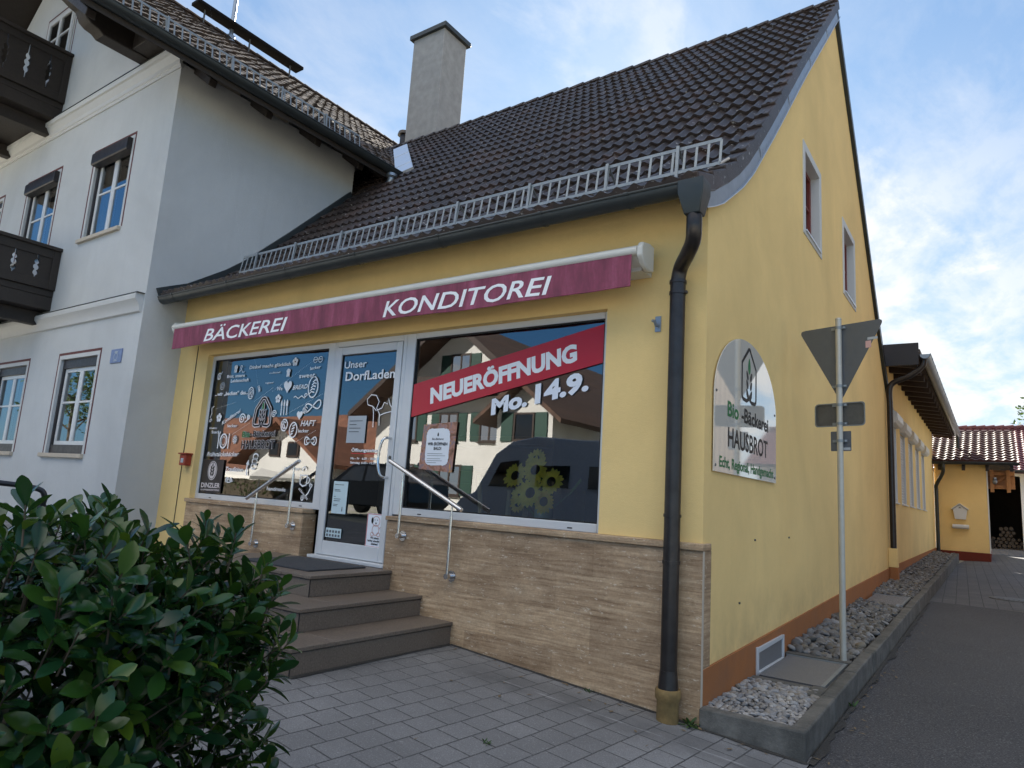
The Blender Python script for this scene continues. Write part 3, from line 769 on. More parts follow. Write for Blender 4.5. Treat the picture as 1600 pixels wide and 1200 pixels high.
# door
dm = MB(); dm.box(-4.42, -4.385, GY-.02, GY+.06, .735, FR); dm.box(-3.335, -3.285, GY-.02, GY+.06, .735, FR); dm.box(-4.385, -3.335, GY-.02, GY+.06, 3.085, FR)
dm.build('door_frame', 'aluminium_frame', bak, bev=.005)
dl = MB(); x0, x1, z0, z1 = -4.38, -3.34, .755, 3.078
dl.box(x0, x0+.085, GY-.03, GY+.04, z0, z1); dl.box(x1-.085, x1, GY-.03, GY+.04, z0, z1); dl.box(x0+.085, x1-.085, GY-.03, GY+.04, z0, z0+.15); dl.box(x0+.085, x1-.085, GY-.03, GY+.04, z1-.09, z1)
door = dl.build('door', 'aluminium_frame', bak, bev=.006)
gk = MB(); frame_ring(gk, x0+.085, x1-.085, z0+.15, z1-.09, .012, GY-.015, GY+.005); gk.build('glazing_gasket', 'black_rubber', door)
pane(door, x0+.097, x1-.097, z0+.162, z1-.102, GY-.005)
hd = MB(); hx = -3.385
hd.tube(smooth_path([(hx, GY-.03, 2.03), (hx-.01, GY-.09, 2.03), (hx-.03, GY-.12, 2.0), (hx-.055, GY-.13, 1.90), (hx-.062, GY-.13, 1.82), (hx-.055, GY-.13, 1.74), (hx-.03, GY-.12, 1.65), (hx-.01, GY-.09, 1.62), (hx, GY-.03, 1.62)], 5), .0145, 12)
hd.build('handle', 'stainless', door)
lk = MB(); lk.tube([(-3.375, GY-.04, 1.83), (-3.375, GY-.028, 1.83)], .018, 14); lk.build('lock', 'iron', door)
th = MB(); th.box(-4.42, -3.25, -.02, GY+.06, .7175, .75); th.build('threshold', 'aluminium_frame', bak, bev=.004)

# writing on the panes ------------------------------------------------------
def on_front(x, z, rot=0.0, y=GY-.002):
    c, s = math.cos(R(rot)), math.sin(R(rot))
    return lambda a, b: (x+a*c-b*s, y, z+a*s+b*c)
def write(mb, body, x, z, size, width=None, rot=0, bold=0.0, shear=0.0, y=GY-.002):
    mb.flat(text2d(body, size, bold+(.014 if bold < .03 else 0), shear, 'LEFT', width), on_front(x, z, rot, y))
def stroke(mb, pts, w=.009, closed=False, y=GY-.002): mb.flat(stroke2d(pts, w*1.45, closed), lambda a, b: (a, y, b))
def arc(cx, cz, rx_, rz_, a0, a1, n=16): return [(cx+rx_*math.cos(R(a0+(a1-a0)*k/n)), cz+rz_*math.sin(R(a0+(a1-a0)*k/n))) for k in range(n+1)]
def spiral(cx, cz, r0, turns, ph=0, n=26): return [(cx+r0*(1-k/n*.85)*math.cos(ph+2*PI*turns*k/n), cz+r0*(1-k/n*.85)*math.sin(ph+2*PI*turns*k/n)) for k in range(n+1)]
def flower(mb, cx, cz, r):
    for k in range(5):
        a = PI/2+2*PI*k/5; mb.flat(disc2d(cx+r*.6*math.cos(a), cz+r*.6*math.sin(a), r*.42, r*.42, 10), lambda a_, b_: (a_, GY-.002, b_))
def heart2d(cx, cz, h):
    P = []
    for k in range(28):
        t = 2*PI*k/28; P.append((cx+h/32*16*math.sin(t)**3*.9, cz+h/32*(13*math.cos(t)-5*math.cos(2*t)-2*math.cos(3*t)-math.cos(4*t))))
    return P, [tuple(range(28))]
def leaf2d(cx, cz, l, wd, ang):
    P = []; c, s = math.cos(R(ang)), math.sin(R(ang))
    for k in range(12):
        t = 2*PI*k/12; a, b = l/2*math.cos(t), wd/2*math.sin(t)*(1-.35*math.cos(t)); P.append((cx+a*c-b*s, cz+a*s+b*c))
    return P, [tuple(range(12))]
FL = lambda a, b: (a, GY-.002, b)
tx = MB()
write(tx, 'Dinkel macht glücklich', -6.10, 2.93, .045, .85, 0, .018)
write(tx, 'Brot, unsere', -6.58, 2.835, .042, .40, 0, .018); write(tx, 'Leidenschaft', -6.48, 2.77, .042, .40, 0, .018)
write(tx, '...wir „backen“ das...', -6.81, 2.60, .05, .76, 0, .02)
write(tx, 'Qualität', -5.84, 2.62, .085, .46, 24, .015, .35)
write(tx, 'sweet', -5.06, 2.76, .058, .29); write(tx, 'lecker', -4.87, 2.85, .04, .19, 4)
write(tx, 'We', -5.47, 2.625, .045, .11); write(tx, 'BREAD', -5.16, 2.62, .055, .28, 2, 0, .25)
write(tx, 'lecker', -6.42, 2.17, .042, .22); write(tx, 'Snacks', -6.77, 2.09, .04, .22); write(tx, 'köstliche', -6.83, 2.15, .026, .17)
write(tx, 'Frühstücksbäcker', -6.81, 1.785, .06, .72, 1, 0, .35)
write(tx, 'Tradition', -6.34, 1.605, .055, .38, 0, .005, .35)
write(tx, 'HAFT', -4.93, 2.175, .07, .27, 0, 0, .2); write(tx, 'lecker', -4.96, 2.10, .042, .19)
write(tx, 'handmade', -5.43, 1.40, .045, .36); write(tx, 'schmeckt', -4.84, 1.44, .036, .22, -35, 0, .3); write(tx, 'Natürlich gut', -5.15, 1.66, .03, .3, 0)
write(tx, 'Konditorei', -6.55, 2.20, .05, .42, 24, 0, .3)
write(tx, 'regional', -5.72, 2.72, .022, .16); write(tx, 'traditionell', -5.66, 2.845, .022, .22)
for cx, cz, r in ((-5.17, 2.97, .055), (-5.42, 2.52, .055), (-6.64, 2.30, .06)): flower(tx, cx, cz, r)
tx.flat(heart2d(-5.26, 2.67, .17), FL); tx.flat(heart2d(-4.97, 2.31, .12), FL)
stroke(tx, arc(-4.78, 2.64, .085, .125, 0, 360, 24), .011, True)
for k in range(5): stroke(tx, [(-4.84+.012*k, 2.56+.035*k), (-4.80+.012*k, 2.585+.035*k), (-4.75+.008*k, 2.575+.035*k)], .010)
stroke(tx, arc(-5.06, 2.13, .07, .09, 0, 360, 22), .011, True)
for k in range(4): stroke(tx, [(-5.11+.01*k, 2.07+.035*k), (-5.06+.012*k, 2.09+.035*k)], .012)
stroke(tx, arc(-6.47, 1.99, .075, .09, 0, 360, 24), .016, True); stroke(tx, arc(-6.47, 1.99, .045, .055, 0, 360, 20), .006, True)
for sx in (-.115, .115): stroke(tx, [(-6.47+sx, 1.89), (-6.47+sx, 2.09)], .014)
for k in range(3): stroke(tx, [(-6.47-.13+.015*k, 2.04), (-6.47-.13+.015*k, 2.10)], .005)
for k in range(4): a = PI*k/4; stroke(tx, [(-6.22-.05*math.cos(a), 2.01-.055*math.sin(a)), (-6.22+.05*math.cos(a), 2.01+.055*math.sin(a))], .010)
stroke(tx, arc(-6.22, 2.01, .045, .05, 0, 360, 16), .006, True)
stroke(tx, spiral(-6.12, 2.28, .07, 1.8), .011); stroke(tx, spiral(-5.98, 2.30, .035, 1.5, 2), .010); stroke(tx, [(-6.06, 2.23), (-6.02, 2.25), (-5.99, 2.27)], .01)
stroke(tx, spiral(-5.47, 2.33, .05, 2), .007); stroke(tx, spiral(-6.76, 2.86, .05, 1.6, 1), .009); stroke(tx, [(-6.80, 2.82), (-6.74, 2.88), (-6.70, 2.93)], .008)
for k, dx in enumerate((-.05, 0, .055)):
    stroke(tx, [(-5.28+dx, 2.31), (-5.285+dx, 2.42)], .010)
    tx.flat(leaf2d(-5.287+dx, 2.46, .09, .026 if k < 2 else .038, 92), FL)
stroke(tx, [(-4.72+.105*math.sin(2*PI*k/30), 2.0+.045*math.sin(4*PI*k/30)) for k in range(31)], .011)
stroke(tx, [(-4.72+.07*math.sin(2*PI*k/30), 2.0+.022*math.sin(4*PI*k/30)) for k in range(31)], .007)
stroke(tx, [(-4.75+.14*math.sin(2*PI*k/30), 2.41+.05*math.sin(4*PI*k/30)+.03*math.sin(2*PI*k/30)) for k in range(31)], .011); stroke(tx, spiral(-4.88, 2.36, .05, 1.4, .5), .009)
stroke(tx, [(-5.12+.03*k, 2.525+.015*math.sin(k*1.6)) for k in range(8)], .008); stroke(tx, spiral(-4.90, 2.54, .03, 1.2), .008)
stroke(tx, arc(-4.79, 2.97, .035, .035, 0, 360, 14), .006, True); stroke(tx, arc(-4.70, 2.97, .035, .035, 0, 360, 14), .006, True); stroke(tx, [(-4.82, 2.97), (-4.66, 2.975)], .007)
stroke(tx, arc(-6.0, 2.61, .055, .075, 0, 360, 18), .008, True); stroke(tx, [(-6.04, 2.58), (-5.96, 2.65)], .007); stroke(tx, [(-6.03, 2.64), (-5.97, 2.56)], .007); stroke(tx, arc(-6.0, 2.61, .03, .05, 0, 360, 12), .005, True)
stroke(tx, arc(-5.24, 2.19, .06, .07, 0, 360, 14), .012, True); stroke(tx, arc(-5.24, 2.19, .03, .04, 40, 300, 12), .012); stroke(tx, [(-5.20, 2.13), (-5.28, 2.25)], .010)
for cx, cz in ((-6.40, 2.95), (-5.28, 2.84)):
    tx.flat(disc2d(cx, cz+.02, .04, .03, 12), FL); tx.flat(([(cx-.03, cz-.05), (cx+.03, cz-.05), (cx+.03, cz+.02), (cx-.03, cz+.02)], [(0, 1, 2, 3)]), lambda a, b: (a, GY-.0025, b))
stroke(tx, [(-6.32, 2.90), (-6.27, 2.94), (-6.24, 2.89), (-6.20, 2.90)], .008); stroke(tx, spiral(-6.28, 2.96, .03, 1.2), .007)
stroke(tx, [(-4.83, 1.60), (-4.82, 1.50), (-4.77, 1.475), (-4.71, 1.49), (-4.70, 1.60)], .014, True); stroke(tx, arc(-4.69, 1.545, .03, .035, -100, 100, 10), .01); stroke(tx, arc(-4.77, 1.66, .03, .04, 0, 200, 8), .01)
stroke(tx, [(-4.78, 1.36), (-4.72, 1.35), (-4.66, 1.40), (-4.62, 1.47)], .012); stroke(tx, spiral(-4.75, 1.335, .035, 1.4), .010); stroke(tx, spiral(-4.62, 1.49, .03, 1.3, 2), .009)
stroke(tx, [(-5.87, 1.56), (-5.89, 1.66), (-5.87, 1.73)], .016); stroke(tx, [(-5.905, 1.70), (-5.87, 1.75), (-5.85, 1.69)], .012)
stroke(tx, spiral(-6.28, 1.49, .035, 1.3), .011); stroke(tx, spiral(-6.19, 1.50, .03, 1.3, 2), .010); stroke(tx, [(-6.31, 1.47), (-6.24, 1.46), (-6.15, 1.48)], .009)
for cz in (1.80, 1.74, 1.68): stroke(tx, arc(-5.75+.02*(cz-1.7)*10, cz, .05, .035, 0, 330, 12), .012)
stroke(tx, [(-6.85, 2.30), (-6.82, 2.36), (-6.84, 2.43), (-6.79, 2.46)], .008); stroke(tx, spiral(-6.83, 2.26, .03, 1.2), .007); stroke(tx, spiral(-6.66, 2.72, .06, 2), .004)
def dots(x0, z0, x1, z1, n):
    for k in range(n): t = k/(n-1); tx.flat(disc2d(x0+(x1-x0)*t, z0+(z1-z0)*t, .004, .004, 6), FL)
dots(-5.55, 2.62, -4.85, 2.95, 30); dots(-5.20, 2.33, -4.60, 2.55, 26); dots(-6.35, 2.05, -5.95, 2.22, 20); dots(-5.0, 1.98, -4.65, 2.12, 16); dots(-5.9, 2.5, -5.55, 2.66, 16); dots(-6.75, 2.42, -6.3, 2.5, 18)
lw = tx.build('window_lettering', 'white_vinyl', winL, smooth=False)
# house-and-ear emblem with the bakery's name
em = MB()
house = [(-5.83, 2.185), (-5.865, 2.20), (-5.87, 2.24), (-5.845, 2.40), (-5.73, 2.53), (-5.70, 2.535), (-5.67, 2.53), (-5.55, 2.40), (-5.535, 2.24), (-5.54, 2.20), (-5.575, 2.185), (-5.66, 2.19), (-5.70, 2.25), (-5.74, 2.19)]
stroke(em, house, .034, True, GY-.003); 
write(em, '-Bäckerei', -5.885, 2.045, .075, .50, 1.5, .06, 0, GY-.003); write(em, 'HAUSBROT', -6.06, 1.895, .105, .68, 1, .055, 0, GY-.003); write(em, 'Bio', -6.065, 2.04, .075, .165, 1.5, .06, 0, GY-.003)
for i in range(3):
    for sx in (-1, 1): em.flat(leaf2d(-5.70+sx*.042, 2.245+.058*i, .085, .05, 90-sx*35), lambda a, b: (a, GY-.003, b))
em.flat(leaf2d(-5.70, 2.435, .12, .058, 90), lambda a, b: (a, GY-.003, b))
em.build('emblem_outline', 'panel_cream', winL, smooth=False)
eb = MB(); stroke(eb, house, .016, True, GY-.005)
for i in range(3):
    for sx in (-1, 1): eb.flat(leaf2d(-5.70+sx*.042, 2.245+.058*i, .065, .03, 90-sx*35), lambda a, b: (a, GY-.005, b))
write(eb, '-Bäckerei', -5.885, 2.045, .075, .50, 1.5, .01, 0, GY-.005); write(eb, 'HAUSBROT', -6.06, 1.895, .105, .68, 1, .008, 0, GY-.005)
eb.build('emblem_print', 'black_vinyl', winL, smooth=False)
eg = MB(); write(eg, 'Bio', -6.065, 2.04, .075, .165, 1.5, .02, 0, GY-.005); eg.flat(leaf2d(-5.70, 2.435, .10, .04, 90), lambda a, b: (a, GY-.005, b)); eg.build('emblem_green', 'green_vinyl', winL, smooth=False)
dp_ = MB(); dp_.box(-6.86, -6.385, GY-.006, GY-.002, 1.312, 1.745); dz = dp_.build('coffee_sticker', 'dark_panel', winL, smooth=False)
dt = MB(); YS = GY-.0085; FS = lambda a, b: (a, YS, b)
dt.flat(disc2d(-6.62, 1.60, .105, .125, 28), FS)
write(dt, 'DINZLER', -6.835, 1.375, .062, .43, 1, .012, 0, YS); write(dt, 'KAFFEERÖSTEREI', -6.83, 1.335, .02, .42, 1, .01, 0, YS); dt.build('sticker_print', 'panel_cream', dz, smooth=False)
dk = MB(); FK = lambda a, b: (a, GY-.0105, b); dk.flat(stroke2d(arc(-6.62, 1.60, .09, .11, 0, 360, 28), .008, True), FK)
for i in range(3):
    for sx in (-1, 1): dk.flat(leaf2d(-6.62+sx*.025, 1.555+.042*i, .06, .030, 90-sx*38), FK)
dk.flat(leaf2d(-6.62, 1.675, .05, .026, 90), FK); dk.build('bean_print', 'dark_panel', dz, smooth=False)

# door pane
dx = MB(); YD = GY-.017
write(dx, 'Unser', -4.245, 2.83, .085, .36, 0, .0, 0, YD); write(dx, 'DorfLaden', -4.21, 2.685, .105, .78, 0, .004, 0, YD); dx.build('shop_name', 'white_vinyl', door, smooth=False); dx = MB()
chef = [(-3.60, 2.17), (-3.61, 2.30), (-3.66, 2.36), (-3.63, 2.43), (-3.68, 2.50), (-3.76, 2.51), (-3.82, 2.46), (-3.80, 2.40), (-3.72, 2.38), (-3.66, 2.33)]
stroke(dx, [(a, b) for a, b in chef], .007, False, YD); stroke(dx, [(-3.72, 2.38), (-3.70, 2.30), (-3.69, 2.15)], .007, False, YD)
stroke(dx, [(-3.64, 2.34), (-3.58, 2.36), (-3.55, 2.42), (-3.50, 2.40), (-3.49, 2.46), (-3.46, 2.39), (-3.43, 2.36), (-3.43, 2.32), (-3.54, 2.30), (-3.60, 2.28)], .007, False, YD)
dx.build('chef_drawing', 'white_vinyl', door, smooth=False); dx = MB()
write(dx, 'Öffnungszeiten', -3.99, 1.885, .036, .42, 0, .01, 0, YD); write(dx, 'Mo - Fr   6.00 - 18.00', -3.99, 1.80, .024, .40, 0, .01, 0, YD); write(dx, 'Samstag  6.00 - 12.30', -3.99, 1.755, .024, .40, 0, .01, 0, YD)
dx.build('opening_hours', 'white_vinyl', door, smooth=False)
dr_ = MB(); dr_.quad((-3.99, YD, 1.862), (-3.56, YD, 1.862), (-3.56, YD, 1.870), (-3.99, YD, 1.870)); dr_.build('door_underline', 'red_vinyl', door, smooth=False)

def sheet_on_glass(name, label, cat, x0, x1, z0, z1, y, mat, marks=(), lean=0.0, group=None):
    root = thing(name, label, cat, ((x0+x1)/2, y, z0), group)
    mb = MB(); mb.prism([(x0, z0), (x1, z0), (x1+lean, z1), (x0+lean, z1)], XZ, y-.002, y); mb.build('paper_sheet', mat, root, smooth=False)
    for nm, mt, fn in marks:
        q = MB(); fn(q); q.build(nm, mt, root, smooth=False)
    return root
def lines(q, x0, x1, zs_, y, h=.006):
    for z, f in zs_: q.quad((x0, y, z), (x0+(x1-x0)*f, y, z), (x0+(x1-x0)*f, y, z+h), (x0, y, z+h))
sheet_on_glass('notice', 'tall pale green notice taped inside the glass of the shop door', 'notice', -4.215, -3.985, 1.205, 1.555, YD, 'paper_mint',
    [('notice_print', 'black_vinyl', lambda q: (lines(q, -4.19, -4.01, [(1.515, .8), (1.46, .5), (1.445, .55), (1.385, .15), (1.36, .6), (1.34, .55), (1.30, .4), (1.285, .35)], YD-.004, .005), write(q, 'i', -4.05, 1.235, .05, None, 0, .03, 0, YD-.004)))])
def dog(q):
    y = YD-.004; F = lambda a, b: (a, y, b); cx = -3.50
    for c in ((cx, 1.165, .055, .050), (cx, 1.075, .050, .052), (cx-.045, 1.03, .022, .02), (cx+.045, 1.03, .022, .02)): q.flat(stroke2d(arc(c[0], c[1], c[2], c[3], 0, 360, 18), .008, True), F)
    q.flat(stroke2d([(cx+.05, 1.09), (cx+.08, 1.12), (cx+.085, 1.15)], .008), F)
def dogtext(q):
    y = YD-.005; F = lambda a, b: (a, y, b); cx = -3.50
    q.flat(disc2d(cx-.055, 1.17, .016, .032, 12), F); q.flat(disc2d(cx, 1.145, .011, .008, 10), F); q.flat(disc2d(cx-.018, 1.178, .005, .006, 8), F); q.flat(disc2d(cx+.018, 1.178, .005, .006, 8), F)
    write(q, 'Wir müssen', -3.565, .985, .020, .125, 0, .02, 0, y); write(q, 'leider draußen', -3.60, .955, .020, .19, 0, .02, 0, y); write(q, 'bleiben!', -3.545, .925, .020, .095, 0, .02, 0, y)
def dogborder(q):
    y = YD-.003; q.flat(stroke2d([(-3.63, .905), (-3.40, .905), (-3.40, 1.235), (-3.63, 1.235)], .010, True), lambda a, b: (a, y, b))
sheet_on_glass('dog_notice', 'white sheet with red border and a drawn puppy low on the shop door', 'notice', -3.637, -3.393, .898, 1.242, YD, 'paper', [('border_print', 'red_vinyl', dogborder), ('puppy_print', 'pink_ink', dog), ('notice_print', 'black_vinyl', dogtext)])
def icons(q):
    rn = random.Random(5)
    for i in range(5):
        for j in range(2): x = -4.255+i*.047; z = .955+j*.042; q.quad((x, YD-.004, z), (x+.030, YD-.004, z), (x+.030, YD-.004, z+.026), (x, YD-.004, z+.026))
sheet_on_glass('card_sticker', 'small pale card payment sticker at the foot of the shop door glass', 'sticker', -4.27, -4.02, .945, 1.045, YD, 'paper_mint', [('symbol_print', 'sign_back', icons)])
sheet_on_glass('inner_notice', 'faint grey notice in the middle of the shop door glass', 'notice', -4.09, -3.80, 1.98, 2.28, YD, 'paper_grey', [('notice_print', 'black_vinyl', lambda q: lines(q, -4.06, -3.83, [(2.22, .9), (2.18, .5), (2.14, .8), (2.10, .7)], YD-.004))])

# right window: banner, date, poster
bn = thing('opening_banner', 'red diagonal banner reading NEUERÖFFNUNG across the right shop window', 'banner', (-2.04, GY, 2.25))
YB = GY-.004
mb = MB(); mb.prism([(-3.155, 2.255), (-.935, 2.70), (-.935, 3.045), (-3.155, 2.60)], XZ, YB-.002, YB); bsheet = mb.build('banner_strip', 'red_vinyl', bn, smooth=False)
bt = MB(); bang = math.degrees(math.atan2(.445, 2.22))
write(bt, 'NEUERÖFFNUNG', -2.90, 2.395, .155, 1.75, bang, .05, .12, YB-.005); bt.build('lettering', 'white_vinyl', bn, smooth=False)
dt = MB(); write(dt, 'Mo.', -2.12, 2.265, .145, .42, bang, .05, .15, YB); write(dt, '14.9.', -1.63, 2.36, .17, .57, bang, .05, .15, YB)
tag(dt.build('date_lettering', 'grey_vinyl', None, smooth=False), 'pale lettering giving the date Mo. 14.9. below the red banner', 'lettering')
po = thing('poster', 'food photo poster with white panel in the right shop window', 'poster', (-2.73, GY, 1.70))
def PO(x, z): return lambda a, b: (x+a, YB-.004, z+b)
mb = MB(); mb.prism([(-2.985, 1.725), (-2.545, 1.70), (-2.52, 2.20), (-2.96, 2.175)], XZ, YB-.002, YB); mb.build('photo_sheet', 'poster_photo', po, smooth=False)
scal = []
for k in range(72):
    t = 2*PI*k/72; ax = abs(math.cos(t))**.35*math.copysign(1, math.cos(t)); az = abs(math.sin(t))**.35*math.copysign(1, math.sin(t)); q = 1+.018*math.sin(t*22)
    scal.append((-2.755+.155*ax*q, 1.95+.185*az*q))
mb = MB(); mb.flat((scal, [tuple(range(72))]), lambda a, b: (a, YB-.004, b)); mb.build('text_panel', 'paper', po, smooth=False)
mb = MB(); write(mb, 'WIR ERÖFFNEN', -2.885, 1.965, .030, .26, 0, .03, 0, YB-.006); write(mb, 'BALD!', -2.80, 1.92, .030, .10, 0, .03, 0, YB-.006); write(mb, 'Bio-Bäckerei', -2.83, 2.02, .020, .15, 0, 0, 0, YB-.006)
mb.flat(leaf2d(-2.755, 2.075, .04, .018, 90), lambda a, b: (a, YB-.006, b)); lines(mb, -2.88, -2.63, [(1.88, .8), (1.86, .95), (1.83, .7), (1.81, .8), (1.79, .5)], YB-.006, .003); mb.build('poster_print', 'black_vinyl', po, smooth=False)

# sunflowers in a glass vase, behind the right window
sf = thing('sunflower_bouquet', 'yellow sunflower bouquet in a glass vase behind the right shop window', 'bouquet', (-1.62, .34, 1.205))
va = MB(); va.lathe([(.075, 0), (.085, .02), (.085, .22), (.07, .26), (.075, .29), (.068, .29), (.062, .25), (.075, .21), (.075, .03), (.0, .02)], (-1.62, .34, 1.205), 20); va.build('vase', 'vase_glass', sf)
heads = [(-1.86, .20, 1.70, .125), (-1.64, .20, 1.76, .135), (-1.47, .21, 1.66, .12), (-1.66, .165, 1.55, .135), (-1.78, .20, 1.53, .105), (-1.52, .18, 1.48, .115), (-1.68, .26, 1.86, .105), (-1.84, .24, 1.45, .095)]
stm = MB()
for hx_, hy_, hz_, r in heads:
    stm.tube(smooth_path([(-1.62+(hx_+1.62)*.1, .34, 1.24), (-1.62+(hx_+1.62)*.5, .33, 1.24+(hz_-1.24)*.6), (hx_, hy_+.04, hz_)], 4), .009, 6)
    pe = MB(); c = Vector((hx_, hy_, hz_)); nv = Vector((.35*(hx_+1.65), -1, .25+.5*(hz_-1.62))).normalized(); a = nv.cross(Vector((0, 0, 1))).normalized(); b = nv.cross(a)
    for ring, (np_, l, tilt) in enumerate(((17, 1.0, .12), (15, .82, .3))):
        for k in range(np_):
            t = 2*PI*(k+.5*ring)/np_+rnd.uniform(-.08, .08); ll = r*l*rnd.uniform(.88, 1.1); dr2 = a*math.cos(t)+b*math.sin(t); td = -a*math.sin(t)+b*math.cos(t); wd = r*.17
            tl = tilt+rnd.uniform(-.12, .12)
            p0, p1, p2, p3 = c+dr2*r*.30, c+dr2*ll*.6+nv*ll*tl*.5, c+dr2*ll*.85+nv*ll*tl*.7, c+dr2*ll+nv*ll*tl*.6
            pe.add([p0-td*wd*.5, p0+td*wd*.5, p1-td*wd, p1+td*wd, p2-td*wd*.75, p2+td*wd*.75, p3], [(0, 1, 3, 2), (2, 3, 5, 4), (4, 5, 6)])
    po_ = pe.build('flower_head', 'petal' if hz_ > 1.5 else 'petal_deep', sf)
    se = MB(); se.ball((0, 0, 0), r*.40, r*.40, r*.16, 14, 8); M_ = Matrix((a, b, nv)).transposed(); se.v = [tuple(c+M_ @ Vector(v)) for v in se.v]; se.build('seed_disc', 'seed_disc', po_)
stm.tube([(-1.60, .42, 1.4), (-1.30, .36, 1.62)], .004, 5)
for k in range(9): stm.ball((-1.36+.012*k, .37, 1.575+.014*k), .012, .01, .018, 6, 4)
stm.build('stems', 'stem_green', sf)
for i, (vx, vy) in enumerate(((-2.06, .40), (-1.93, .50))):
    q = MB(); q.lathe([(.028, 0), (.03, .02), (.024, .22), (.018, .33), (.020, .36), (.0, .36)], (vx, vy, 1.205), 14)
    tag(q.build('display_stick', 'straw'), ['pale wooden stick standing left of the sunflower vase', 'pale wooden stick closest to the sunflower vase'][i], 'decoration', 'sticks behind the right shop window')
q = MB(); q.bar((-2.34, .35, 1.206), (-2.40, .35, 1.70), .045, .02, (0, 1, 0)); tag(q.build('display_board', 'straw', bev=.003), 'slim yellow board leaning inside the right shop window', 'board')

# gable windows -----------------------------------------------------------
for i, (y0, y1, z0, z1) in enumerate(GW):
    s_ = MB()
    for a, b, c, d in ((y0-.06, y0+.05, z0-.05, z1+.08), (y1-.05, y1+.07, z0-.05, z1+.08), (y0+.05, y1-.05, z1-.03, z1+.08), (y0+.05, y1-.05, z0-.05, z0+.0)): s_.box(-.20, .012, a, b, c, d)
    wn_o = s_.build('gable_window', 'white_trim', bak, bev=.004)
    f_ = MB(); X0, X1 = -.17, -.10
    yy0, yy1, zz0, zz1 = y0+.052, y1-.052, z0+.002, z1-.032; ym = (yy0+yy1)/2; zm = zz0+(zz1-zz0)*.55
    for a, b, c, d in ((yy0, yy0+.06, zz0, zz1), (yy1-.06, yy1, zz0, zz1), (ym-.035, ym+.035, zz0+.06, zz1-.06), (yy0+.06, yy1-.06, zz1-.06, zz1), (yy0+.06, yy1-.06, zz0, zz0+.06)): f_.box(X0, X1, a, b, c, d)
    for a, b in ((yy0+.06, ym-.035), (ym+.035, yy1-.06)): f_.box(X0+.01, X1-.01, a, b, zm-.015, zm+.015)
    f_.build('frame', 'red_wood', wn_o, bev=.004)
    g_ = MB(); g_.quad((X0+.03, yy0+.06, zz0+.06), (X0+.03, yy1-.06, zz0+.06), (X0+.03, yy1-.06, zz1-.06), (X0+.03, yy0+.06, zz1-.06)); g_.build('pane', 'window_glass', wn_o, smooth=False, recalc=False)
    k_ = MB(); k_.box(-.23, -.215, yy0, yy1, zz0, zz1); k_.build('dark_room', 'interior', wn_o, smooth=False)
    l_ = MB(); l_.box(-.09, .03, y0+.03, y1-.03, z0-.005, z0+.018); l_.build('sill', 'zinc_bright', wn_o, bev=.003)
# small bolts on the gable wall
bo = MB()
for y, z in ((.13, 1.03), (1.35, 1.26), (2.6, 1.27), (.9, .75)): bo.tube([(0, y, z), (.012, y, z)], .009, 8)
bo.build('wall_bolt', 'iron', bak)
# cellar window in the plinth
cwn = MB()
for a, b, c, d in ((1.34, 1.39, .10, .34), (2.23, 2.28, .10, .34)): cwn.prism([(a, c), (b, c), (b, d), (a, d)], YZ, .018, .035)
cwn.prism([(1.39, .29), (2.23, .31), (2.23, .345), (1.39, .335)], YZ, .018, .035); cwn.prism([(1.39, .10), (2.23, .10), (2.23, .135), (1.39, .135)], YZ, .018, .045)
cwo = cwn.build('cellar_window', 'aluminium_frame', bak, bev=.003)
cg = MB(); cg.quad((.021, 1.39, .135), (.021, 2.23, .135), (.021, 2.23, .31), (.021, 1.39, .31)); cg.build('mesh_screen', 'grating_steel', cwo, smooth=False)

# ================================================================== things on and by the bakery
# awning
aw = thing('awning', 'long closed shop awning with wine red valance under the eaves', 'awning', (-3.8, -.15, 3.17))
q = MB(); q.prism([(-.005, 3.37), (-.20, 3.37), (-.20, 3.40), (-.26, 3.42), (-.30, 3.46), (-.325, 3.475), (-.33, 3.52), (-.30, 3.55), (-.20, 3.575), (-.08, 3.58), (-.005, 3.56)], YZ, -7.30, -.47)
q.build('cassette', 'cream_metal', aw, bev=.004)
q = MB(); q.tube([(-7.33, -.315, 3.50), (-.455, -.315, 3.50)], .038, 14); q.build('front_bar', 'cream_metal', aw)
for x in (-7.335, -.455):
    q = MB(); q.prism([(-.11, 3.37), (-.20, 3.355), (-.28, 3.385), (-.345, 3.45), (-.35, 3.52), (-.315, 3.565), (-.20, 3.59), (-.11, 3.585)], YZ, x, x+.05); q.build('end_cap', 'cream_metal', aw, bev=.012)
def val_pt(u, b):      # cloth hangs with slight waves
    return (u, -.335+.010*math.sin(u*5.1)*b+.006*math.sin(u*13)*b, 3.475-.275*b-.006*b*math.sin(u*2.3))
q = MB(); nu, nv = 140, 8; xa, xb = -7.28, -.50
vs = [val_pt(xa+(xb-xa)*i/nu, j/nv) for j in range(nv+1) for i in range(nu+1)]; n = nu+1
vs2 = [(x, y+.004, z) for x, y, z in vs]; N = len(vs)
q.add(vs, [(j*n+i, j*n+i+1, (j+1)*n+i+1, (j+1)*n+i) for j in range(nv) for i in range(nu)])
q.add(vs2, [(j*n+i, (j+1)*n+i, (j+1)*n+i+1, j*n+i+1) for j in range(nv) for i in range(nu)])
va_ = q.build('valance', 'awning_cloth', aw)
q = MB(); q.tube([(xa, -.335, 3.198)]+[tuple(Vector(val_pt(xa+(xb-xa)*i/40, 1.0))) for i in range(41)], .006, 6); q.build('hem', 'awning_cloth', va_)
q = MB()
def VL(x, z):
    def f(a, b):
        u = x+a; p = val_pt(u, min(1, max(0, (3.475-(z+b))/.275))); return (u, p[1]-.004, z+b)
    return f
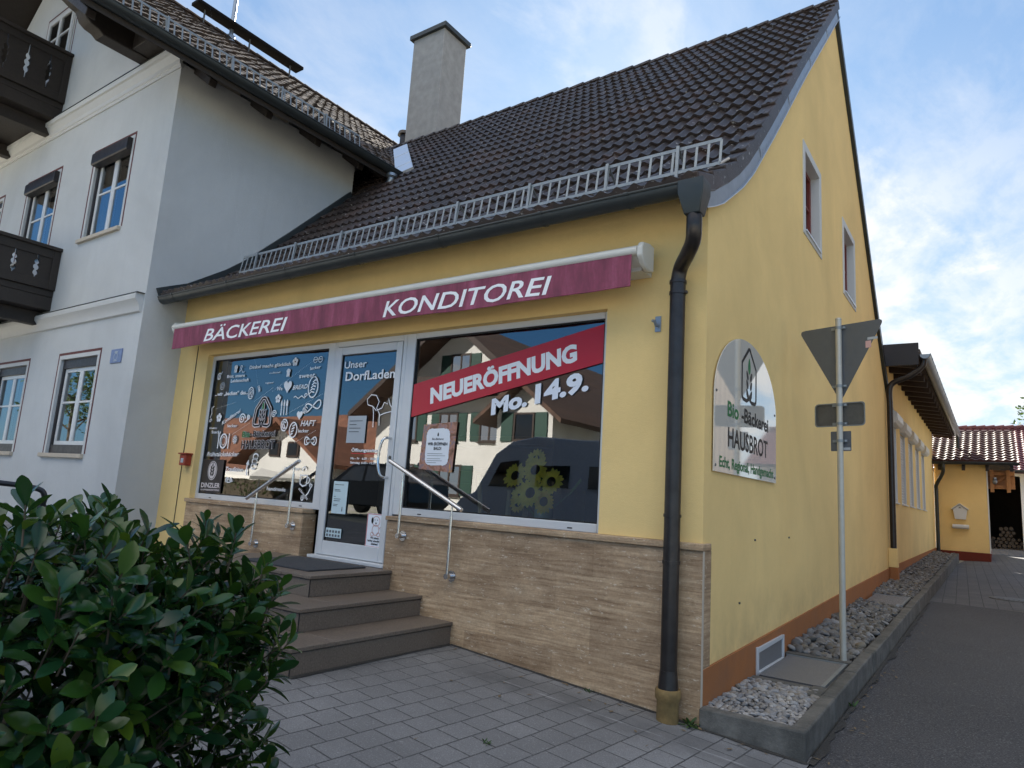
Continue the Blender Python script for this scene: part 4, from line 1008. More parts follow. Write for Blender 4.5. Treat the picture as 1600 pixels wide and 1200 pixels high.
for w_, x_, wd_ in (('BÄCKEREI', -6.50, 1.68), ('KONDITOREI', -3.27, 2.03)):
    q = MB(); q.flat(text2d(w_, .168, .012, .22, 'LEFT', wd_), VL(x_, 3.232)); q.build('lettering', 'white_vinyl', va_, smooth=False)
q = MB(); q.tube([(-7.25, -.33, 3.20), (-7.26, -.30, 2.0), (-7.26, -.02, 1.5)], .004, 5); q.tube([(-7.26, -.008, 3.3), (-7.26, -.008, .6)], .005, 5); 
q = MB(); q.tube([(-7.20, -.006, 3.3), (-7.20, -.006, .6)], .005, 6); q.build('cable', 'black_rubber', bak)

# steel sign on the gable
sg = thing('shop_sign', 'arched brushed steel sign reading Bio-Bäckerei HAUSBROT on the yellow gable wall', 'sign', (.02, 1.07, 1.80))
out_ = [(.155, 1.80), (2.015, 1.80)]+[(1.085+.93*math.cos(PI*k/40), 2.42+.60*math.sin(PI*k/40)) for k in range(41)]
q = MB(); q.prism(out_, YZ, .012, .02); q.build('steel_plate', 'sign_steel', sg, bev=.0015)
def SG(y, z, rot=0): 
    c, s = math.cos(R(rot)), math.sin(R(rot)); return lambda a, b: (.0215, y+a*c-b*s, z+a*s+b*c)
q = MB(); ic = [(.87, 2.53), (.875, 2.50), (.90, 2.48), (1.01, 2.475), (1.075, 2.50), (1.085, 2.53), (1.095, 2.50), (1.16, 2.475), (1.27, 2.48), (1.295, 2.50), (1.30, 2.53), (1.30, 2.80), (1.10, 2.955), (1.07, 2.955), (.87, 2.80)]
q.flat(stroke2d(ic, .034, True), SG(0, 0))
for i in range(3):
    for sx in (-1, 1): q.flat(leaf2d(1.085+sx*.058, 2.545+.082*i, .095, .052, 90-sx*32), SG(0, 0))
q.build('emblem', 'black_vinyl', sg, smooth=False)
for w_, sz_, bd_, wd_, y_, z_ in (('-Bäckerei', .128, .026, .86, .86, 2.275), ('HAUSBROT', .165, .016, 1.20, .50, 2.025)):
    q = MB(); q.flat(text2d(w_, sz_, bd_, 0, 'LEFT', wd_), SG(y_, z_)); q.build('black_lettering', 'black_vinyl', sg, smooth=False)
for w_, sz_, bd_, wd_, y_, z_ in (('Bio', .128, .026, .30, .48, 2.275), ('Echt, Regional, Handgemacht', .088, .024, 1.62, .29, 1.845)):
    q = MB(); q.flat(text2d(w_, sz_, bd_, 0, 'LEFT', wd_), SG(y_, z_)); q.build('green_lettering', 'green_vinyl', sg, smooth=False)
q = MB(); q.flat(leaf2d(1.085, 2.80, .15, .07, 90), SG(0, 0)); q.build('emblem_leaf', 'green_vinyl', sg, smooth=False)
for y, z in ((.20, 2.44), (.20, 1.85), (1.96, 2.47), (1.96, 1.85)):
    q = MB(); q.ball((.022, y, z), .006, .012, .012, 8, 6); q.build('screw', 'iron', sg)

# stone steps
st = thing('entrance_steps', 'brown granite steps in three tiers up to the shop door', 'steps', (-3.9, -.9, .1))
for xr, xl, yf, zb, zt in ((-2.29, -5.65, -1.80, -.05, .353), (-2.68, -5.30, -1.45, .353, .534), (-3.10, -4.95, -1.03, .534, .717)):
    q = MB(); q.box(xl+.016, xr-.016, yf+.016, -.031, zb, zt-.036); b_ = q.build('step', 'step_granite', st, bev=.004)
    q = MB(); xm = xr-.62 if zt != .717 else xr-.4
    q.box(xm+.002, xr, yf, yf+.40, zt-.030, zt); q.box(xl, xm-.002, yf, yf+.42, zt-.030, zt); q.box(xl, xr, yf+.424, -.0315, zt-.030, zt); q.box(xm+.002, xr, yf+.402, yf+.4238, zt-.030, zt-.0005)
    q.build('tread', 'step_granite', b_, bev=.004)
    q = MB(); q.box(xr-.022, xr-.0145, yf+.0145, yf+.022, zb, zt-.036); q.build('corner_joint', 'black_rubber', b_)
    q = MB(); q.box(xl+.03, xr-.03, yf+.03, -.04, zt-.036, zt-.030); q.build('joint', 'black_rubber', b_)
q = MB(); q.box(-4.38, -3.34, -.86, -.16, .7175, .733); tag(q.build('doormat', 'door_mat', bev=.004), 'dark grey doormat lying on the top step before the shop door', 'doormat')

def handrail(label, top0, top1, posts):
    o = thing('handrail', label, 'handrail', ((top0[0]+top1[0])/2, -.09, min(p[1] for p in posts)-.06), 'handrails beside the shop steps')
    q = MB(); q.tube([(top0[0], -.10, top0[1]), (top1[0], -.10, top1[1])], .0215, 16); q.build('rail', 'stainless', o)
    for x, zb in posts:
        t = (x-top0[0])/(top1[0]-top0[0]); zt = top0[1]+(top1[1]-top0[1])*t
        q = MB(); q.tube([(x, -.10, zb), (x, -.10, zt-.11)], .015, 12); q.tube([(x, -.10, zt-.11), (x, -.10, zt-.018)], .008, 10); p_ = q.build('post', 'stainless', o)
        q = MB(); q.tube([(x, -.031, zb), (x, -.038, zb)], .05, 20); q.tube([(x, -.038, zb), (x, -.10, zb)], .021, 14); q.tube([(x, -.118, zb), (x, -.082, zb)], .026, 14); q.build('flange', 'stainless', p_)
handrail('steel handrail sloping down right of the shop door', (-3.20, 1.785), (-2.23, 1.355), [(-3.0, 1.06), (-2.345, .75)])
handrail('steel handrail sloping down left of the shop door', (-4.62, 1.755), (-5.52, 1.29), [(-4.70, 1.03), (-5.33, .78)])

# dirt in the joint between paving and walls, leaf litter
def dirt_line(name, pts, w_=.022):
    q = MB(); r3 = random.Random(6)
    for (xa, ya), (xb, yb) in zip(pts, pts[1:]):
        L_ = math.hypot(xb-xa, yb-ya); n_ = max(2, int(L_/.05)); d_ = Vector(((xb-xa)/L_, (yb-ya)/L_, 0)); nn = Vector((d_.y, -d_.x, 0)); vs = []
        for i in range(n_+1):
            t = i/n_; x, y = xa+(xb-xa)*t, ya+(yb-ya)*t; o_ = w_*(.25+1.5*abs(mnoise.noise(Vector((x*3.1, y*3.1, .3))))+.25*r3.random())
            vs += [(x, y, G(x, y)+.012), (x+nn.x*o_, y+nn.y*o_, G(x, y)+.0045)]
        q.add(vs, [(2*i, 2*i+1, 2*i+3, 2*i+2) for i in range(n_)])
    return structure(q.build(name, 'gravel_bed', smooth=False))
dirt_line('joint_dirt', [(-2.29, -.031), (.01, -.031)]); dirt_line('joint_dirt', [(-5.6, -1.785), (-2.306, -1.785), (-2.306, -.04)], .03); dirt_line('joint_dirt', [(.735, -.06), (.735, 9.5)], .05); dirt_line('joint_dirt', [(.0, -.058), (.735, -.058)], .03)
q = MB(); r3 = random.Random(12)
for i in range(130):
    if i < 50: x, y = .76+abs(r3.gauss(0, .12)), r3.uniform(-.3, 9)
    elif i < 80: x, y = r3.uniform(-2.2, .5), -.07-abs(r3.gauss(0, .10))
    else: x, y = r3.uniform(-3, 3), r3.uniform(-4, -.3)
    a = r3.uniform(0, 6.28); l = r3.uniform(.012, .035); z = G(x, y)+.006; c, s_ = math.cos(a)*l, math.sin(a)*l
    q.add([(x-c, y-s_, z), (x+s_*.35, y-c*.35, z+.004), (x+c, y+s_, z+r3.uniform(.002, .012)), (x-s_*.35, y+c*.35, z+.003)], [(0, 1, 2, 3)])
tag(q.build('leaf_litter', 'dry_leaf', smooth=False), 'scattered dry leaf bits along the kerb and wall foot', None, None, 'stuff')
# small wall things
q = MB(); q.box(-.425, -.375, -.012, 0, 2.90, 3.03); q.tube([(-.40, -.01, 2.95), (-.40, -.05, 2.94), (-.405, -.075, 2.985)], .011, 8); q.tube([(-.425, -.075, 2.985), (-.405, -.055, 2.97)], .012, 8)
tag(q.build('wall_hook', 'zinc', bev=.002), 'small grey metal hook on the yellow pier between awning and downpipe', 'hook')
rb = thing('wall_box', 'small rusty red key box on the yellow wall left of the lettered window', 'box', (-7.06, -.05, 1.64))
q = MB(); q.box(-7.13, -6.99, -.09, 0, 1.645, 1.79); q.build('case', 'red_paint', rb, bev=.006)
q = MB(); q.box(-7.15, -6.97, -.11, 0, 1.791, 1.81); q.build('lid', 'red_paint', rb, bev=.004)
q = MB(); q.box(-7.09, -7.03, -.094, -.0905, 1.68, 1.74); q.build('window', 'paper_grey', rb)

# kerb, gravel strip, gratings ----------------------------------------------
def strip_z(y): return .115+.0222*max(0, y)
kb = 0
KX = .72
rk = random.Random(4)
segs = [(0.055, 1.0)]
y = 1.0
while y < 22.5: segs.append((y, min(22.6, y+1.0))); y += 1.0
kr = thing('kerb_edging', 'row of weathered concrete kerb stones holding the gravel strip', 'kerb', (.4, 11, -.1))
q = MB(); q.box(.012, .72, -.055, .045, -.2, .117); q.build('kerb_stone', 'kerb_concrete', kr, bev=.012)
for i, (a, b) in enumerate(segs):
    x1 = KX+rk.uniform(-.006, .006); dz = rk.uniform(-.006, .006); wd = .105
    q = MB(); za, zb_ = strip_z(a)+dz, strip_z(b)+dz
    q.prism([(a+.003, -.2), (b-.003, -.2), (b-.003, zb_), (a+.003, za)], YZ, x1-wd, x1); q.build('kerb_stone', 'kerb_concrete', kr, bev=.012)
q = MB(); q.prism([(1.0, .0), (1.27, .0), (1.27, .135), (1.0, .125)], YZ, .50, .61); q.prism([(2.36, .0), (2.46, .0), (2.46, .165), (2.36, .165)], YZ, .02, .61); q.prism([(1.17, .0), (1.26, .0), (1.26, .128), (1.17, .128)], YZ, .02, .50); q.box(.585, .61, 1.27, 2.36, .0, .125); q.build('shaft_rim', 'kerb_concrete', kr, bev=.008)
bd = MB()
bd.add([(x, y, (strip_z(y)-.075)) for y in (.04, 1.27) for x in (.018, .62)], [(0, 1, 3, 2)]); bd.add([(x, y, (strip_z(y)-.075)) for y in (1.27, 2.36, 12, 22.6) for x in (.018, .62)], [(0, 1, 3, 2), (2, 3, 5, 4), (4, 5, 7, 6)])
structure(bd.build('gravel_ground', 'gravel_bed', smooth=False))
ico = bmesh.new(); bmesh.ops.create_icosphere(ico, subdivisions=2, radius=1.0); IV = [v.co.copy() for v in ico.verts]; IF = [tuple(v.index for v in f.verts) for f in ico.faces]; ico.free()
ico = bmesh.new(); bmesh.ops.create_icosphere(ico, subdivisions=1, radius=1.0); JV = [v.co.copy() for v in ico.verts]; JF = [tuple(v.index for v in f.verts) for f in ico.faces]; ico.free()
def stone(mb, c, r, rn, fine=True):
    V, F = (IV, IF) if fine else (JV, JF)
    e = Euler((rn.uniform(-.5, .5), rn.uniform(-.5, .5), rn.uniform(0, 6.28))).to_matrix(); sx, sy, sz = r*rn.uniform(.95, 1.5), r*rn.uniform(.75, 1.0), r*rn.uniform(.45, .75); off = Vector((rn.uniform(0, 50),)*3)
    vs = []
    for v in V:
        k = 1+.22*mnoise.noise(v*1.1+off); vs.append(Vector(c)+e @ Vector((v.x*sx*k, v.y*sy*k, v.z*sz*k)))
    mb.add(vs, F)
rn = random.Random(11)
g1 = MB()
for layer in range(2):
    y = .06
    while y < 1.16:
        x = .035
        while x < .60:
            r = rn.uniform(.014, .030) if y < .8 else rn.uniform(.018, .036)
            stone(g1, (x+rn.uniform(-.008, .008), y+rn.uniform(-.012, .012), strip_z(y)-.062+layer*.026+.05*max(0, .3-x)+rn.uniform(-.006, .012)), r, rn); x += .036+rn.uniform(0, .012)
        y += .036
tag(g1.build('gravel', 'pebble_pale'), 'pale small pebbles filling the front bed inside the kerb', None, None, 'stuff')
g2 = MB()
for layer in range(2):
    y = 2.50
    while y < 22.4:
        far = y > 9; stepd = .072 if not far else .10
        x = .05
        while x < .585:
            if not (6.98 < y < 8.30):
                r = rn.uniform(.024, .058) if not far else rn.uniform(.035, .06)
                stone(g2, (x+rn.uniform(-.02, .02), y+rn.uniform(-.03, .03), strip_z(y)-.055+layer*.035+.16*max(0, .36-x)*(1 if y < 7 else .6)+rn.uniform(-.01, .02)), r, rn, y < 5)
            x += stepd*rn.uniform(.8, 1.2)
        y += stepd
tag(g2.build('river_stones', 'pebble_grey'), 'grey river stones along the gable wall behind the kerb', None, None, 'stuff')
def grating(label, y0, y1, x0, x1, z0, z1):
    o = thing('light_shaft_grating', label, 'grating', ((x0+x1)/2, (y0+y1)/2, z0-.02), 'gratings in the gravel strip')
    q = MB(); q.prism([(y0, z0), (y1, z1), (y1, z1+.012), (y0, z0+.012)], YZ, x0+.02, x1-.03); q.build('mesh_panel', 'grating_steel', o)
    q = MB(); q.prism([(y0-.01, z0-.01), (y1+.01, z1-.01), (y1+.01, z1+.018), (y0-.01, z0+.018)], YZ, x1-.03, x1); q.prism([(y1+.0101, z1-.01), (y1+.03, z1-.01), (y1+.03, z1+.018), (y1+.0101, z1+.018)], YZ, x0, x1); q.build('frame', 'galvanised', o)
grating('large steel grating over the cellar window shaft at the front of the strip', 1.30, 2.32, .04, .585, .118, .135)
grating('far steel grating among the grey stones beyond the traffic sign', 7.05, 8.25, .05, .585, .262, .285)

# traffic sign seen from behind
PX, PY = .535, 2.44
ts = thing('traffic_sign', 'give way sign seen from behind on a steel post in the gravel', 'sign', (PX, PY, .15))
q = MB(); q.tube([(PX, PY, .05), (PX, PY, 3.535)], .030, 18); q.tube([(PX, PY, 3.53), (PX, PY, 3.545)], [.033, .028], 18); q.build('post', 'post_steel', ts)
ang = R(-18)
ca, sa = math.cos(ang), math.sin(ang)
def SP(dx=0.0):
    return lambda a, b, t: (PX+a*ca-(t+.034)*-sa*1.0, PY+a*sa+(t+.034)*ca, b)
def rounded(poly, r, n=5):
    out = []; N = len(poly)
    for i in range(N):
        p, a, b = Vector(poly[i]), Vector(poly[i-1]), Vector(poly[(i+1) % N]); d1, d2 = (a-p).normalized(), (b-p).normalized()
        p1, p2 = p+d1*r, p+d2*r
        for k in range(n+1):
            t = k/n; out.append(tuple(p1*(1-t)**2+p*2*t*(1-t)+p2*t*t))
    return out
tri = rounded([(-.43, 3.475), (.47, 3.475), (.02, 2.67)], .07)
q = MB(); q.prism(tri, SP(), 0, .004); pl_ = q.build('triangle_plate', 'sign_back', ts)
q = MB(); q.prism(rounded([(-.43, 3.475), (.47, 3.475), (.02, 2.67)], .07), SP(), .0042, .0052); q.build('sign_face', 'red_vinyl', pl_, smooth=False)
q = MB(); q.prism(rounded([(-.325, 3.415), (.365, 3.415), (.02, 2.80)], .05), SP(), .0054, .0062); q.build('white_field', 'plate_beige', pl_, smooth=False)
q = MB(); S_ = SP(); q.prism([(.30, 3.28), (.40, 3.28), (.40, 3.305), (.30, 3.305)], S_, -.001, -.0002); q.build('label_sticker', 'paper_grey', pl_, smooth=False)
q = MB(); q.prism([(.28, 3.20), (.335, 3.20), (.335, 3.27), (.28, 3.27)], S_, -.001, -.0002); q.build('warning_sticker', 'pink_ink', pl_, smooth=False)
rc = rounded([(-.26, 2.42), (.26, 2.42), (.26, 2.66), (-.26, 2.66)], .04)
q = MB(); q.prism(rc, SP(), 0, .004); rp = q.build('rectangular_plate', 'iron', ts)
q = MB(); N = len(rc); inn = [(a*.955, 2.54+(b-2.54)*.92) for a, b in rc]
vs = [S_(a, b, -.018) for a, b in rc]+[S_(a, b, -.018) for a, b in inn]+[S_(a, b, .006) for a, b in rc]+[S_(a, b, .0) for a, b in inn]
q.add(vs, [(i, (i+1) % N, N+(i+1) % N, N+i) for i in range(N)]+[(2*N+i, 2*N+(i+1) % N, (i+1) % N, i) for i in range(N)]+[(N+i, N+(i+1) % N, 3*N+(i+1) % N, 3*N+i) for i in range(N)]); q.build('plate_rim', 'galvanised', rp)
q = MB(); q.prism(rounded([(-.25, 2.43), (.25, 2.43), (.25, 2.65), (-.25, 2.65)], .035), SP(), .0065, .0075); q.build('sign_face', 'plate_beige', rp, smooth=False)
q = MB(); q.prism(rounded([(-.09, 2.17), (.12, 2.17), (.12, 2.37), (-.09, 2.37)], .01), SP(), 0, .004); sp_ = q.build('small_plate', 'sign_back', ts)
q = MB(); q.prism([(.035, 2.18), (.11, 2.18), (.11, 2.205), (.035, 2.205)], S_, -.001, -.0002); q.build('label_sticker', 'paper_grey', sp_, smooth=False)
for z in (3.44, 2.83, 2.635, 2.445, 2.27):
    q = MB(); q.tube([(PX, PY, z-.014), (PX, PY, z+.014)], .0345, 18); a0, a1 = S_(-.07, z, -.012), S_(.08, z, -.012); q.bar(a0, a1, .012, .026); q.tube([S_(.06, z, -.03), S_(.06, z, .0)], .010, 8); q.build('clamp', 'galvanised', ts)

# ================================================================== white house on the left
FY = -.6
WXR = -7.66
wh = thing('white_house', 'white rendered three storey house with dark balconies and overhanging roof', 'house', (-13, 5, .5))
WZ = lambda a, b, t: (a, t, b)
WWIN = [(-9.97, -8.80, 5.12, 6.55), (-12.62, -11.36, 5.12, 6.60), (-15.2, -13.88, 5.12, 6.60), (-9.98, -8.78, 1.72, 3.16), (-12.50, -11.25, 1.72, 3.16), (-15.1, -13.9, 1.72, 3.16)]
RXR, RZE, RP = -6.95, 7.15, .794            # eave line and slope of the right-hand roof
RIDGE = -13.0
def wroof(x): return RZE+RP*(RXR-x) if x > RIDGE else RZE+RP*(RXR-(2*RIDGE-x))
q = MB(); wall_holes(q, -18.34, WXR, -.2, 7.45, WWIN, WZ, FY, FY+.3)
q.prism([(-18.34, 7.45), (WXR, 7.45), (WXR, wroof(WXR)-.28), (RIDGE, wroof(RIDGE)-.28), (-18.34, wroof(WXR)-.28)], WZ, FY, FY+.3)
q.prism([(FY+.3, -.2), (2.75, -.2), (2.75, wroof(WXR)-.28), (FY+.3, wroof(WXR)-.28)], YZ, WXR-.3, WXR)
q.box(-9.9, WXR-.3, 2.45, 2.75, -.2, 7.5); q.box(-9.9, -9.65, 2.75, 12, -.2, 9.0); q.box(-18.34, -18.0, FY+.3, 12, -.2, 7.4); q.box(-18.0, -9.9, 11.7, 12, -.2, 7.4)
q.build('wall', 'white_render', wh)
def mould(name, z0, z1, prof, x1):
    q = MB(); pr = [(FY-o, z) for o, z in prof]; q.prism([(FY, prof[0][1])]+pr+[(FY, prof[-1][1])], YZ, -18.4, x1); return q.build(name, 'white_trim', wh, sharp=25)
mould('cornice', 7.36, 7.68, [(.02, 7.36), (.03, 7.40), (.045, 7.41), (.05, 7.47), (.085, 7.52), (.10, 7.56), (.13, 7.57), (.135, 7.64), (.12, 7.66), (.10, 7.70)], WXR+.02)
mould('cornice', 3.69, 3.94, [(.02, 3.69), (.035, 3.70), (.04, 3.74), (.06, 3.79), (.085, 3.83), (.11, 3.86), (.115, 3.91), (.10, 3.94)], WXR-.05)
for z, zz in ((7.70, 7.712), (3.94, 3.95)):
    q = MB(); q.box(-18.4, WXR-.02, FY-.11, FY-.001, z, zz); q.build('cornice_cover', 'gutter_metal', wh)
def casement(parent, x0, x1, z0, z1, y, dark=True, mull=.55):
    """white four-light window in an opening of the front wall"""
    f = MB(); xm = (x0+x1)/2; t = .075; y1_ = y+.06; zm = z0+(z1-z0)*mull
    frame_ring(f, x0, x1, z0, z1, .05, y, y1_, .06, .06); f.box(xm-.036, xm+.036, y-.006, y1_-.01, z0+.06, z1-.06)
    for a, b in ((x0+.05, xm-.036), (xm+.036, x1-.05)):
        f.box(a, b, y+.001, y1_-.02, zm-.016, zm+.016); f.box(a, a+.022, y-.003, y1_-.015, z0+.06, z1-.06); f.box(b-.022, b, y-.003, y1_-.015, z0+.06, z1-.06)
    f.build('casement', 'window_white', parent, bev=.004)
    pane(parent, x0+.05, x1-.05, z0+.05, z1-.05, y+.012, 'pane', 'window_glass')
    c = MB(); n_ = 40
    for a, b in ((x0+.05, x0+.05+(x1-x0)*.36), (x1-.05-(x1-x0)*.30, x1-.05)):
        pts = [(a+(b-a)*i/n_, y+.10+.015*math.sin(i*1.15)+.006*math.sin(i*2.7)) for i in range(n_+1)]
        c.add([(px, py, zz) for zz in (z0, z1) for px, py in pts], [(i, i+1, n_+2+i, n_+1+i) for i in range(n_)])
    c.build('curtain', 'curtain', parent)
    k = MB(); k.box(x0, x1, y+.20, y+.22, z0, z1); k.build('dark_room', 'interior', parent, smooth=False)
for i, (x0, x1, z0, z1) in enumerate(WWIN):
    upper = z0 > 4
    s_ = MB(); s_.box(x0-.14, x1+.06, FY-.05, FY+.1, z0-.06, z0); wo = s_.build('window', 'sill_stone', wh, bev=.006)
    d_ = MB(); rec = FY+.040
    d_.box(x0, x0+.045, rec, rec+.10, z0, z1); d_.box(x1-.03, x1, rec, rec+.10, z0, z1); d_.box(x0+.045, x1-.03, rec, rec+.10, z1-(.08 if upper else .14), z1); d_.box(x0+.045, x1-.03, rec, rec+.10, z0, z0+(.03 if upper else .13)); d_.build('shutter_rail', 'anthracite', wo, bev=.003)
    casement(wo, x0+.045, x1-.03, z0+(.03 if upper else .13), z1-(.08 if upper else .14), rec+.03)
    t_ = MB(); T = .10
    t_.box(x0-T, x0-T+.034, FY-.003, FY, z0, z1+T); t_.box(x1+T-.034, x1+T, FY-.003, FY, z0, z1+T); t_.box(x0-T+.034, x1+T-.034, FY-.003, FY, z1+T-.04, z1+T); t_.build('painted_line', 'red_brown_paint', wo)
    if not upper:
        w_ = MB(); w_.box(x0-.06, x0, FY-.004, FY, z0, z1+.06); w_.box(x1, x1+.06, FY-.004, FY, z0, z1+.06); w_.box(x0, x1, FY-.004, FY, z1, z1+.06); w_.build('surround', 'white_trim', wo)
    if i in (0, 1):
        b_ = MB(); b_.prism([(FY+.06, z1-.20), (FY-.065, z1-.20), (FY-.08, z1-.18), (FY-.08, z1-.02), (FY-.065, z1+.01), (FY+.06, z1+.01)], YZ, x0+.01, x1-.0); b_.build('shutter_box', 'anthracite', wo, bev=.006)
# attic window (surround proud of the wall)
ax0, ax1, az0, az1 = -13.12, -12.0, 8.7, 10.12
s_ = MB(); s_.box(ax0-.05, ax0, FY-.02, FY, az0, az1); s_.box(ax1, ax1+.05, FY-.02, FY, az0, az1); s_.box(ax0-.05, ax1+.05, FY-.02, FY, az1, az1+.05); s_.box(ax0-.05, ax1+.05, FY-.06, FY, az0-.05, az0); aw_ = s_.build('window', 'white_trim', wh)
f_ = MB(); frame_ring(f_, ax0, ax1, az0, az1, .08, FY-.03, FY-.001); f_.box((ax0+ax1)/2-.05, (ax0+ax1)/2+.05, FY-.035, FY-.001, az0+.08, az1-.08)
for zz in (az0+.48, az0+.95): f_.box(ax0+.08, ax1-.08, FY-.028, FY-.004, zz-.02, zz+.02)
f_.build('casement', 'window_white', aw_, bev=.003)
k_ = MB(); k_.box(ax0+.05, ax1-.05, FY-.006, FY-.0005, az0+.05, az1-.05); k_.build('dark_room', 'interior', aw_)
pane(aw_, ax0+.06, ax1-.06, az0+.06, az1-.06, FY-.012, 'pane', 'window_glass')
t_ = MB(); T = .13; t_.box(ax0-T, ax0-T+.025, FY-.003, FY, az0, az1+T); t_.box(ax1+T-.025, ax1+T, FY-.003, FY, az0, az1+T); t_.box(ax0-T+.025, ax1+T-.025, FY-.003, FY, az1+T-.03, az1+T); t_.build('painted_line', 'red_brown_paint', aw_)

# roof of the white house
VY = -2.25
q = MB(); tiles(q, [(0, 0)]+[(7.71*k/3, 7.71*k/3*RP*1.0) for k in (.8*1, 1.6, 2.36)], VY, 12.4, lambda u, h, z: (RXR+.02-h, u, RZE+.02+z), course=.33, period=.20, amp=.026, lift=.045, per=6, jit=.014, tile=.20, keep=lambda p: True)
wroof_o = q.build('roof', 'old_tile', wh, sharp=50)
q = MB(); q.prism([(RXR+.04, RZE-.03), (RIDGE, wroof(RIDGE)-.03), (2*RIDGE-RXR, RZE-.03), (2*RIDGE-RXR, RZE-.16), (RIDGE, wroof(RIDGE)-.17), (RXR+.02, RZE-.13)], WZ, VY+.02, 12.3); q.build('soffit', 'dark_wood', wroof_o)
q = MB(); q.prism([(2*RIDGE-RXR, RZE-.02), (RIDGE, wroof(RIDGE)+.0), (RIDGE, wroof(RIDGE)+.07), (2*RIDGE-RXR, RZE+.05)], WZ, VY, 12.4); q.build('rear_slope', 'old_tile', wroof_o)
q = MB(); y = VY
while y < 12.4:
    a = [(RIDGE+.15*math.cos(PI*k/8), wroof(RIDGE)+.02+.11*math.sin(PI*k/8)) for k in range(9)]; q.add([(x, y, z+.02) for x, z in a]+[(x, y+.40, z) for x, z in a], [(k, k+1, 10+k, 9+k) for k in range(8)]); y += .37
q.build('ridge_tile_row', 'old_tile', wroof_o)
q = MB(); q.prism([(RXR+.05, RZE-.10), (RIDGE, wroof(RIDGE)-.13), (RIDGE, wroof(RIDGE)+.10), (RXR+.05, RZE+.10)], WZ, VY-.03, VY+.02); q.build('bargeboard', 'dark_wood', wroof_o)
for y in [VY+.25]+[-.35+.95*k for k in range(5)]:
    q = MB(); q.prism([(RXR-.22, wroof(RXR-.22)-.17), (-8.0, wroof(-8.0)-.22), (-8.0, wroof(-8.0)-.36), (RXR-.26, wroof(RXR-.22)-.27)], WZ, y-.06, y+.06); q.build('rafter_end', 'dark_wood', wroof_o, bev=.01)
# purlins carrying the front overhang, with carved ends
def purlin(x, z0, z1, name='purlin'):
    q = MB(); y1 = -1.95; pr = [(FY+.02, z0), (-1.35, z0), (-1.42, z0+.05), (-1.52, z0+.07), (-1.60, z0+.12), (-1.66, z0+.24), (-1.74, z0+.26), (-1.86, z0+.32), (-1.95, z0+.44), (-1.95, z1), (FY+.02, z1)]
    q.prism(pr, YZ, x-.13, x+.13); q.build(name, 'dark_wood', wh, bev=.015)
purlin(-8.63, 7.72, 8.22); purlin(-13.0, 11.05, 11.7); purlin(-17.4, 7.72, 8.22)
q = MB(); q.prism([(-8.05, 7.74), (-8.05, 8.0), (-8.5, 8.25), (-8.5, 7.74)], WZ, FY-.35, FY-.02); q.build('bracket', 'dark_wood', wh, bev=.01)
gw = MB(); gutter(gw, (RXR+.08, VY-.03, RZE+.03), (RXR+.08, 3.34, RZE+.03), .095, (1, 0, 0), (.6, 2.0, 3.4, 4.8)); gwo = gw.build('gutter', 'gutter_metal', wh)
q = MB(); q.tube(smooth_path([(RXR+.08, 2.95, RZE-.05), (RXR+.06, 2.95, RZE-.18), (RXR-.05, 2.95, RZE-.32), (RXR-.08, 2.95, RZE-.62)], 5), [.10]*3+[.06]*13, 14); q.build('downpipe', 'zinc', gwo)
def f2(u, a, b): return (RXR-.15-a*.78, u, wroof(RXR-.15)+.06+b+a*.25)
f2.side = (1, 0, 0)
snow_guard('snow_guard', wroof_o, VY+.1, 2.35, f2, .11, [-1.95, -1.12, -.15, .72, 1.6])
# sweep's walkway on the ridge, mast and vent
q = MB(); q.box(RIDGE-.02, RIDGE+.30, 1.95, 4.9, 12.27, 12.35); pk = q.build('ridge_walkway', 'solar_dark', wroof_o, bev=.01)
for y in (2.2, 3.4, 4.6):
    q = MB(); q.bar((RIDGE+.14, y, 11.85), (RIDGE+.14, y, 12.27), .03, .03, (1, 0, 0)); q.build('walkway_support', 'iron', pk)
q = MB(); q.tube([(RIDGE+.05, 2.95, 11.8), (RIDGE+.05, 2.95, 15.2)], .05, 12); q.tube([(RIDGE+.05, 2.95, 11.95), (RIDGE+.05, 2.95, 12.1)], .10, 12); q.build('mast', 'zinc', wroof_o)
q = MB(); q.tube([(-12.75, 8.75, 11.4), (-12.75, 8.75, 12.35)], .12, 12); q.tube([(-12.75, 8.75, 12.33), (-12.75, 8.75, 12.44)], [.2, .17], 12); q.build('vent_pipe', 'copper_brown', wroof_o)
q = MB(); q.ball((-8.1, 2.35, wroof(-8.1)+.05), .16, .14, .12, 10, 6); q.build('vent_tile', 'old_tile', wroof_o)

